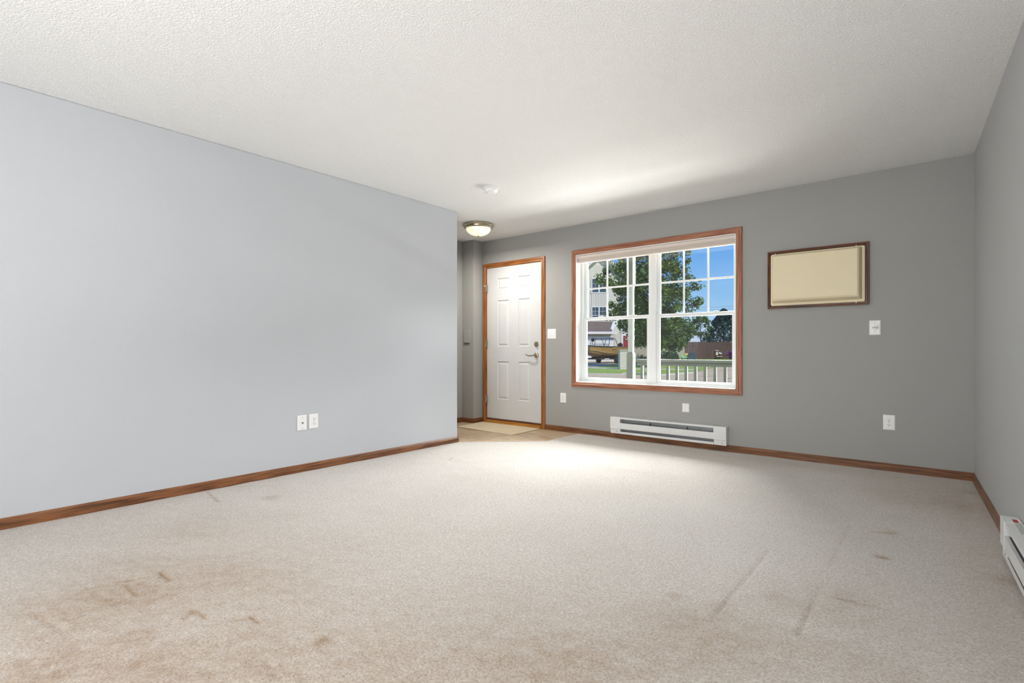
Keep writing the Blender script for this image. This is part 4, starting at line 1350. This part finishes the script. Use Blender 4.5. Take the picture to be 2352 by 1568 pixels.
ty = tag(local_empty('boat_trailer', (bxx, byy, G), BR), 'black boat trailer with white-rimmed wheels under the tan boat', 'trailer')
fr = MB()
for s in (-0.75, 0.75):
    fr.box(-3.2, s - 0.05, 0.34, 1.5, s + 0.05, 0.46)
    fr.tube([(1.5, s, 0.40), (3.4, 0, 0.42)], 0.05, 6)
for x in (-2.6, -0.9, 0.7):
    fr.box(x - 0.05, -0.8, 0.34, x + 0.05, 0.8, 0.48)
fr.box(-3.0, -0.45, 0.46, 1.2, -0.30, 0.58)
fr.box(-3.0, 0.30, 0.46, 1.2, 0.45, 0.58)
fr.build('chassis', M['rubber'], ty)
for x in (-0.48,):
    for s in (-0.92, 0.92):
        tyo = MB().lathe((x, s, 0.30), [(0.16, -0.10), (0.27, -0.10), (0.30, -0.05), (0.30, 0.05), (0.27, 0.10), (0.16, 0.10)], axis='y', n=24).build('tyre', M['rubber'], ty, smooth=True)
        MB().lathe((x, s, 0.30), [(0.17, -0.085), (0.165, 0.085)], axis='y', n=20).build('rim', M['trim_white'], tyo, smooth=True)
        MB().lathe((x, s, 0.30), [(0.05, -0.095), (0.05, 0.095)], axis='y', n=12).build('hub', M['rubber'], tyo, smooth=True)
    MB().loops([[(x + 0.36 * math.cos(math.radians(a)), yy, 0.30 + 0.36 * math.sin(math.radians(a))) for yy in (0.80, 1.04)] + [(x + 0.34 * math.cos(math.radians(a)), yy, 0.30 + 0.34 * math.sin(math.radians(a))) for yy in (1.04, 0.80)] for a in range(15, 166, 15)]).build('mudguard', M['rubber'], ty)
MB().box(0.5, 0.81, 0.38, 1.2, 0.86, 0.44).build('reflector', M['trim_white'], ty)
MB().tube([(3.1, 0, 0.0), (3.1, 0, 0.62)], 0.05, 6).build('tongue_jack', M['rubber'], ty)
MB().tube([(3.0, 0, 0.45), (3.1, 0, 1.0)], 0.05, 6).build('winch_post', M['rubber'], ty)

# --- sided pier beyond the grass strip
qx, qy, _ = DP(1434, 802, 30)
M['pier'] = plain('pier_paint', '#cfc9bf', 0.7, vary=0.03)
pr = local_empty('sided_pier', (qx, qy, G), YAW)
tag(pr, 'pale lap-sided pier with a flat cap left of the porch post', 'pier')
lp = MB().box(-0.26, 0.012, 0, 0.26, 0.5, 1.10).build('core', M['pier'], pr)
nb = 11
for k in range(nb):
    z0, z1 = 0.1 * k, 0.1 * (k + 1)
    MB().loops([[(x, 0.012, z0), (x, -0.014, z0), (x, 0.0, z1), (x, 0.012, z1)] for x in (-0.26, 0.26)]).build('siding_board', M['pier'], pr)
MB().box(-0.30, -0.05, 1.10, 0.30, 0.55, 1.16).build('cap', M['pier'], pr, bevel=0.01)
MB().box(-0.27, -0.02, 1.085, 0.27, 0.52, 1.10).build('painted_shadow', M['dark_frame'], pr)  # dark strip painted in as the shade under the cap

# --- small things on the far lawn
def far(name, label, cat, px, d):
    x, y, _ = DP(px, 802, d)
    return tag(local_empty(name, (x, y, G), YAW), label, cat)
lc = far('lawn_chair', 'green slatted lawn chair with a yellow cloth before the brown fence', 'chair', 1572, 50)
for k in range(4):
    MB().box(-0.34, -0.02 + k * 0.02, 0.20 + k * 0.13, 0.26, 0.01 + k * 0.02, 0.30 + k * 0.13).build('slat', M['green_slat'], lc)
for s in (-0.3, 0.2):
    MB().tube([(s, 0.05, 0.0), (s, 0.06, 0.75)], 0.025, 6).build('leg', M['green_slat'], lc)
    MB().tube([(s + 0.1, -0.4, 0.0), (s, 0.05, 0.42)], 0.025, 6).build('leg', M['dark_frame'], lc)
MB().box(0.0, -0.03, 0.58, 0.36, 0.08, 0.80).build('yellow_cloth', M['yellow_cloth'], lc, bevel=0.03)
MB().box(-0.36, -0.42, 0.34, 0.28, 0.0, 0.38).build('seat', M['green_slat'], lc)
gr = far('covered_grill', 'low dark blue covered grill right of the green lawn chair', 'grill', 1588, 51)
MB().loops([[(-0.40, y, 0.1), (0.40, y, 0.1), (0.32, y, 0.72), (0.05, y, 0.86), (-0.38, y, 0.84)] for y in (-0.28, 0.28)]).build('cover', M['navy'], gr, bevel=0.04)
MB().box(0.30, -0.2, 0.45, 0.62, 0.2, 0.50).build('side_shelf', M['dark_frame'], gr)
sg = far('yard_sign', 'small orange-framed square board standing on the lawn behind the railing', 'sign', 1547, 47)
MB().box(-0.18, -0.02, 0.12, 0.18, 0.02, 0.62).build('board', M['orange_board'], sg)
MB().box(-0.10, -0.03, 0.22, 0.10, -0.021, 0.50).build('panel', M['pink_board'], sg)
MB().box(-0.045, -0.036, 0.28, 0.05, -0.031, 0.46).build('mark', M['red_ink'], sg)
for s in (-0.13, 0.13):
    MB().box(s - 0.015, -0.01, 0, s + 0.015, 0.01, 0.12).build('stake', M['orange_board'], sg)
ck = far('landscape_rock', 'pale low rock on the lawn just above the railing', 'rock', 1523, 46)
ro = MB().lathe((0, 0, 0), [(0.34, 0.0), (0.38, 0.10), (0.30, 0.24), (0.12, 0.32)], n=9)
ro.v = [(x * 1.5, y * 0.8, z) for x, y, z in ro.v]
ro.build('rock_body', M['curb'], ck, smooth=True)
# painted ornaments hanging on the brown fence
fx, fy, _ = DP(1650, 802, 59.9)
def orn(name, label, px, z0, builder, mats):
    x, y, _ = DP(px, 802, 59.82)
    t = tag(local_empty(name, (x, y, z0), YAW), label, 'fence ornament')
    builder(t)
    return t
def o1(t):
    MB().box(-0.19, -0.03, 0.52, 0.19, 0.05, 0.60).build('roof_board', M['pink_board'], t)
    MB().loops([[(-0.15, y, 0.0), (0.17, y, 0.0), (0.09, y, 0.40), (-0.09, y, 0.40)] for y in (-0.02, 0.05)]).build('body', M['pink_board'], t)
orn('fence_ornament', 'pale bell-shaped ornament with a board above, hung on the brown fence', 1646.5, 0.30, o1, None)
def o2(t):
    MB().loops([[(-0.20, y, 0.05), (0.10, y, 0.0), (0.24, y, 0.02), (0.02, y, 0.20), (-0.14, y, 0.24)] for y in (-0.02, 0.03)]).build('body', M['pale_blue'], t)
orn('fence_ornament', 'pale blue bird-like ornament on the brown fence, right of the pale bell', 1654.5, 0.42, o2, None)
def o3(t):
    MB().box(-0.36, -0.05, 0.0, 0.36, 0.05, 0.07).build('plank', M['boat_line'], t)
    MB().box(-0.30, -0.02, -0.05, 0.30, 0.05, 0.0).build('bracket', M['dark_frame'], t)
orn('fence_shelf', 'narrow pale plank shelf under the ornaments on the brown fence', 1651.5, 0.10, o3, None)
# white tube frame with black fittings behind the balusters
tx, ty_, _ = DP(1480, 802, 24)
tf = tag(local_empty('tube_frame', (tx, ty_, G), YAW), 'white bent tube frame with black fittings, seen between the first balusters', 'tube frame')
MB().tube([(-0.14, 0, 0.36), (0.02, 0, 0.36), (0.06, 0, 0.32), (0.05, 0, 0.18), (0.02, 0, 0.02)], 0.016, 8).build('bent_tube', M['trim_white'], tf, smooth=True)
MB().box(0.04, -0.03, 0.34, 0.12, 0.03, 0.42).build('fitting', M['rubber'], tf, bevel=0.01)
MB().box(0.02, -0.03, 0.0, 0.10, 0.03, 0.08).build('fitting', M['rubber'], tf, bevel=0.01)
MB().tube([(-0.12, 0.02, 0.42), (0.10, 0.02, 0.58)], 0.012, 6).build('stay', M['yellow_cloth'], tf)

# power lines beyond the fence
wr = tag(empty('power_line', DP(1640, 708, 90)), 'thin power lines crossing the sky above the spruce', 'power line')
for dy in (0, 5.5):
    MB().tube([DP(1560, 705 + dy + 1, 90), DP(1640, 704 + dy + 1.2, 90), DP(1760, 699 + dy, 90)], 0.018, 5).build('wire', M['dark_frame'], wr)
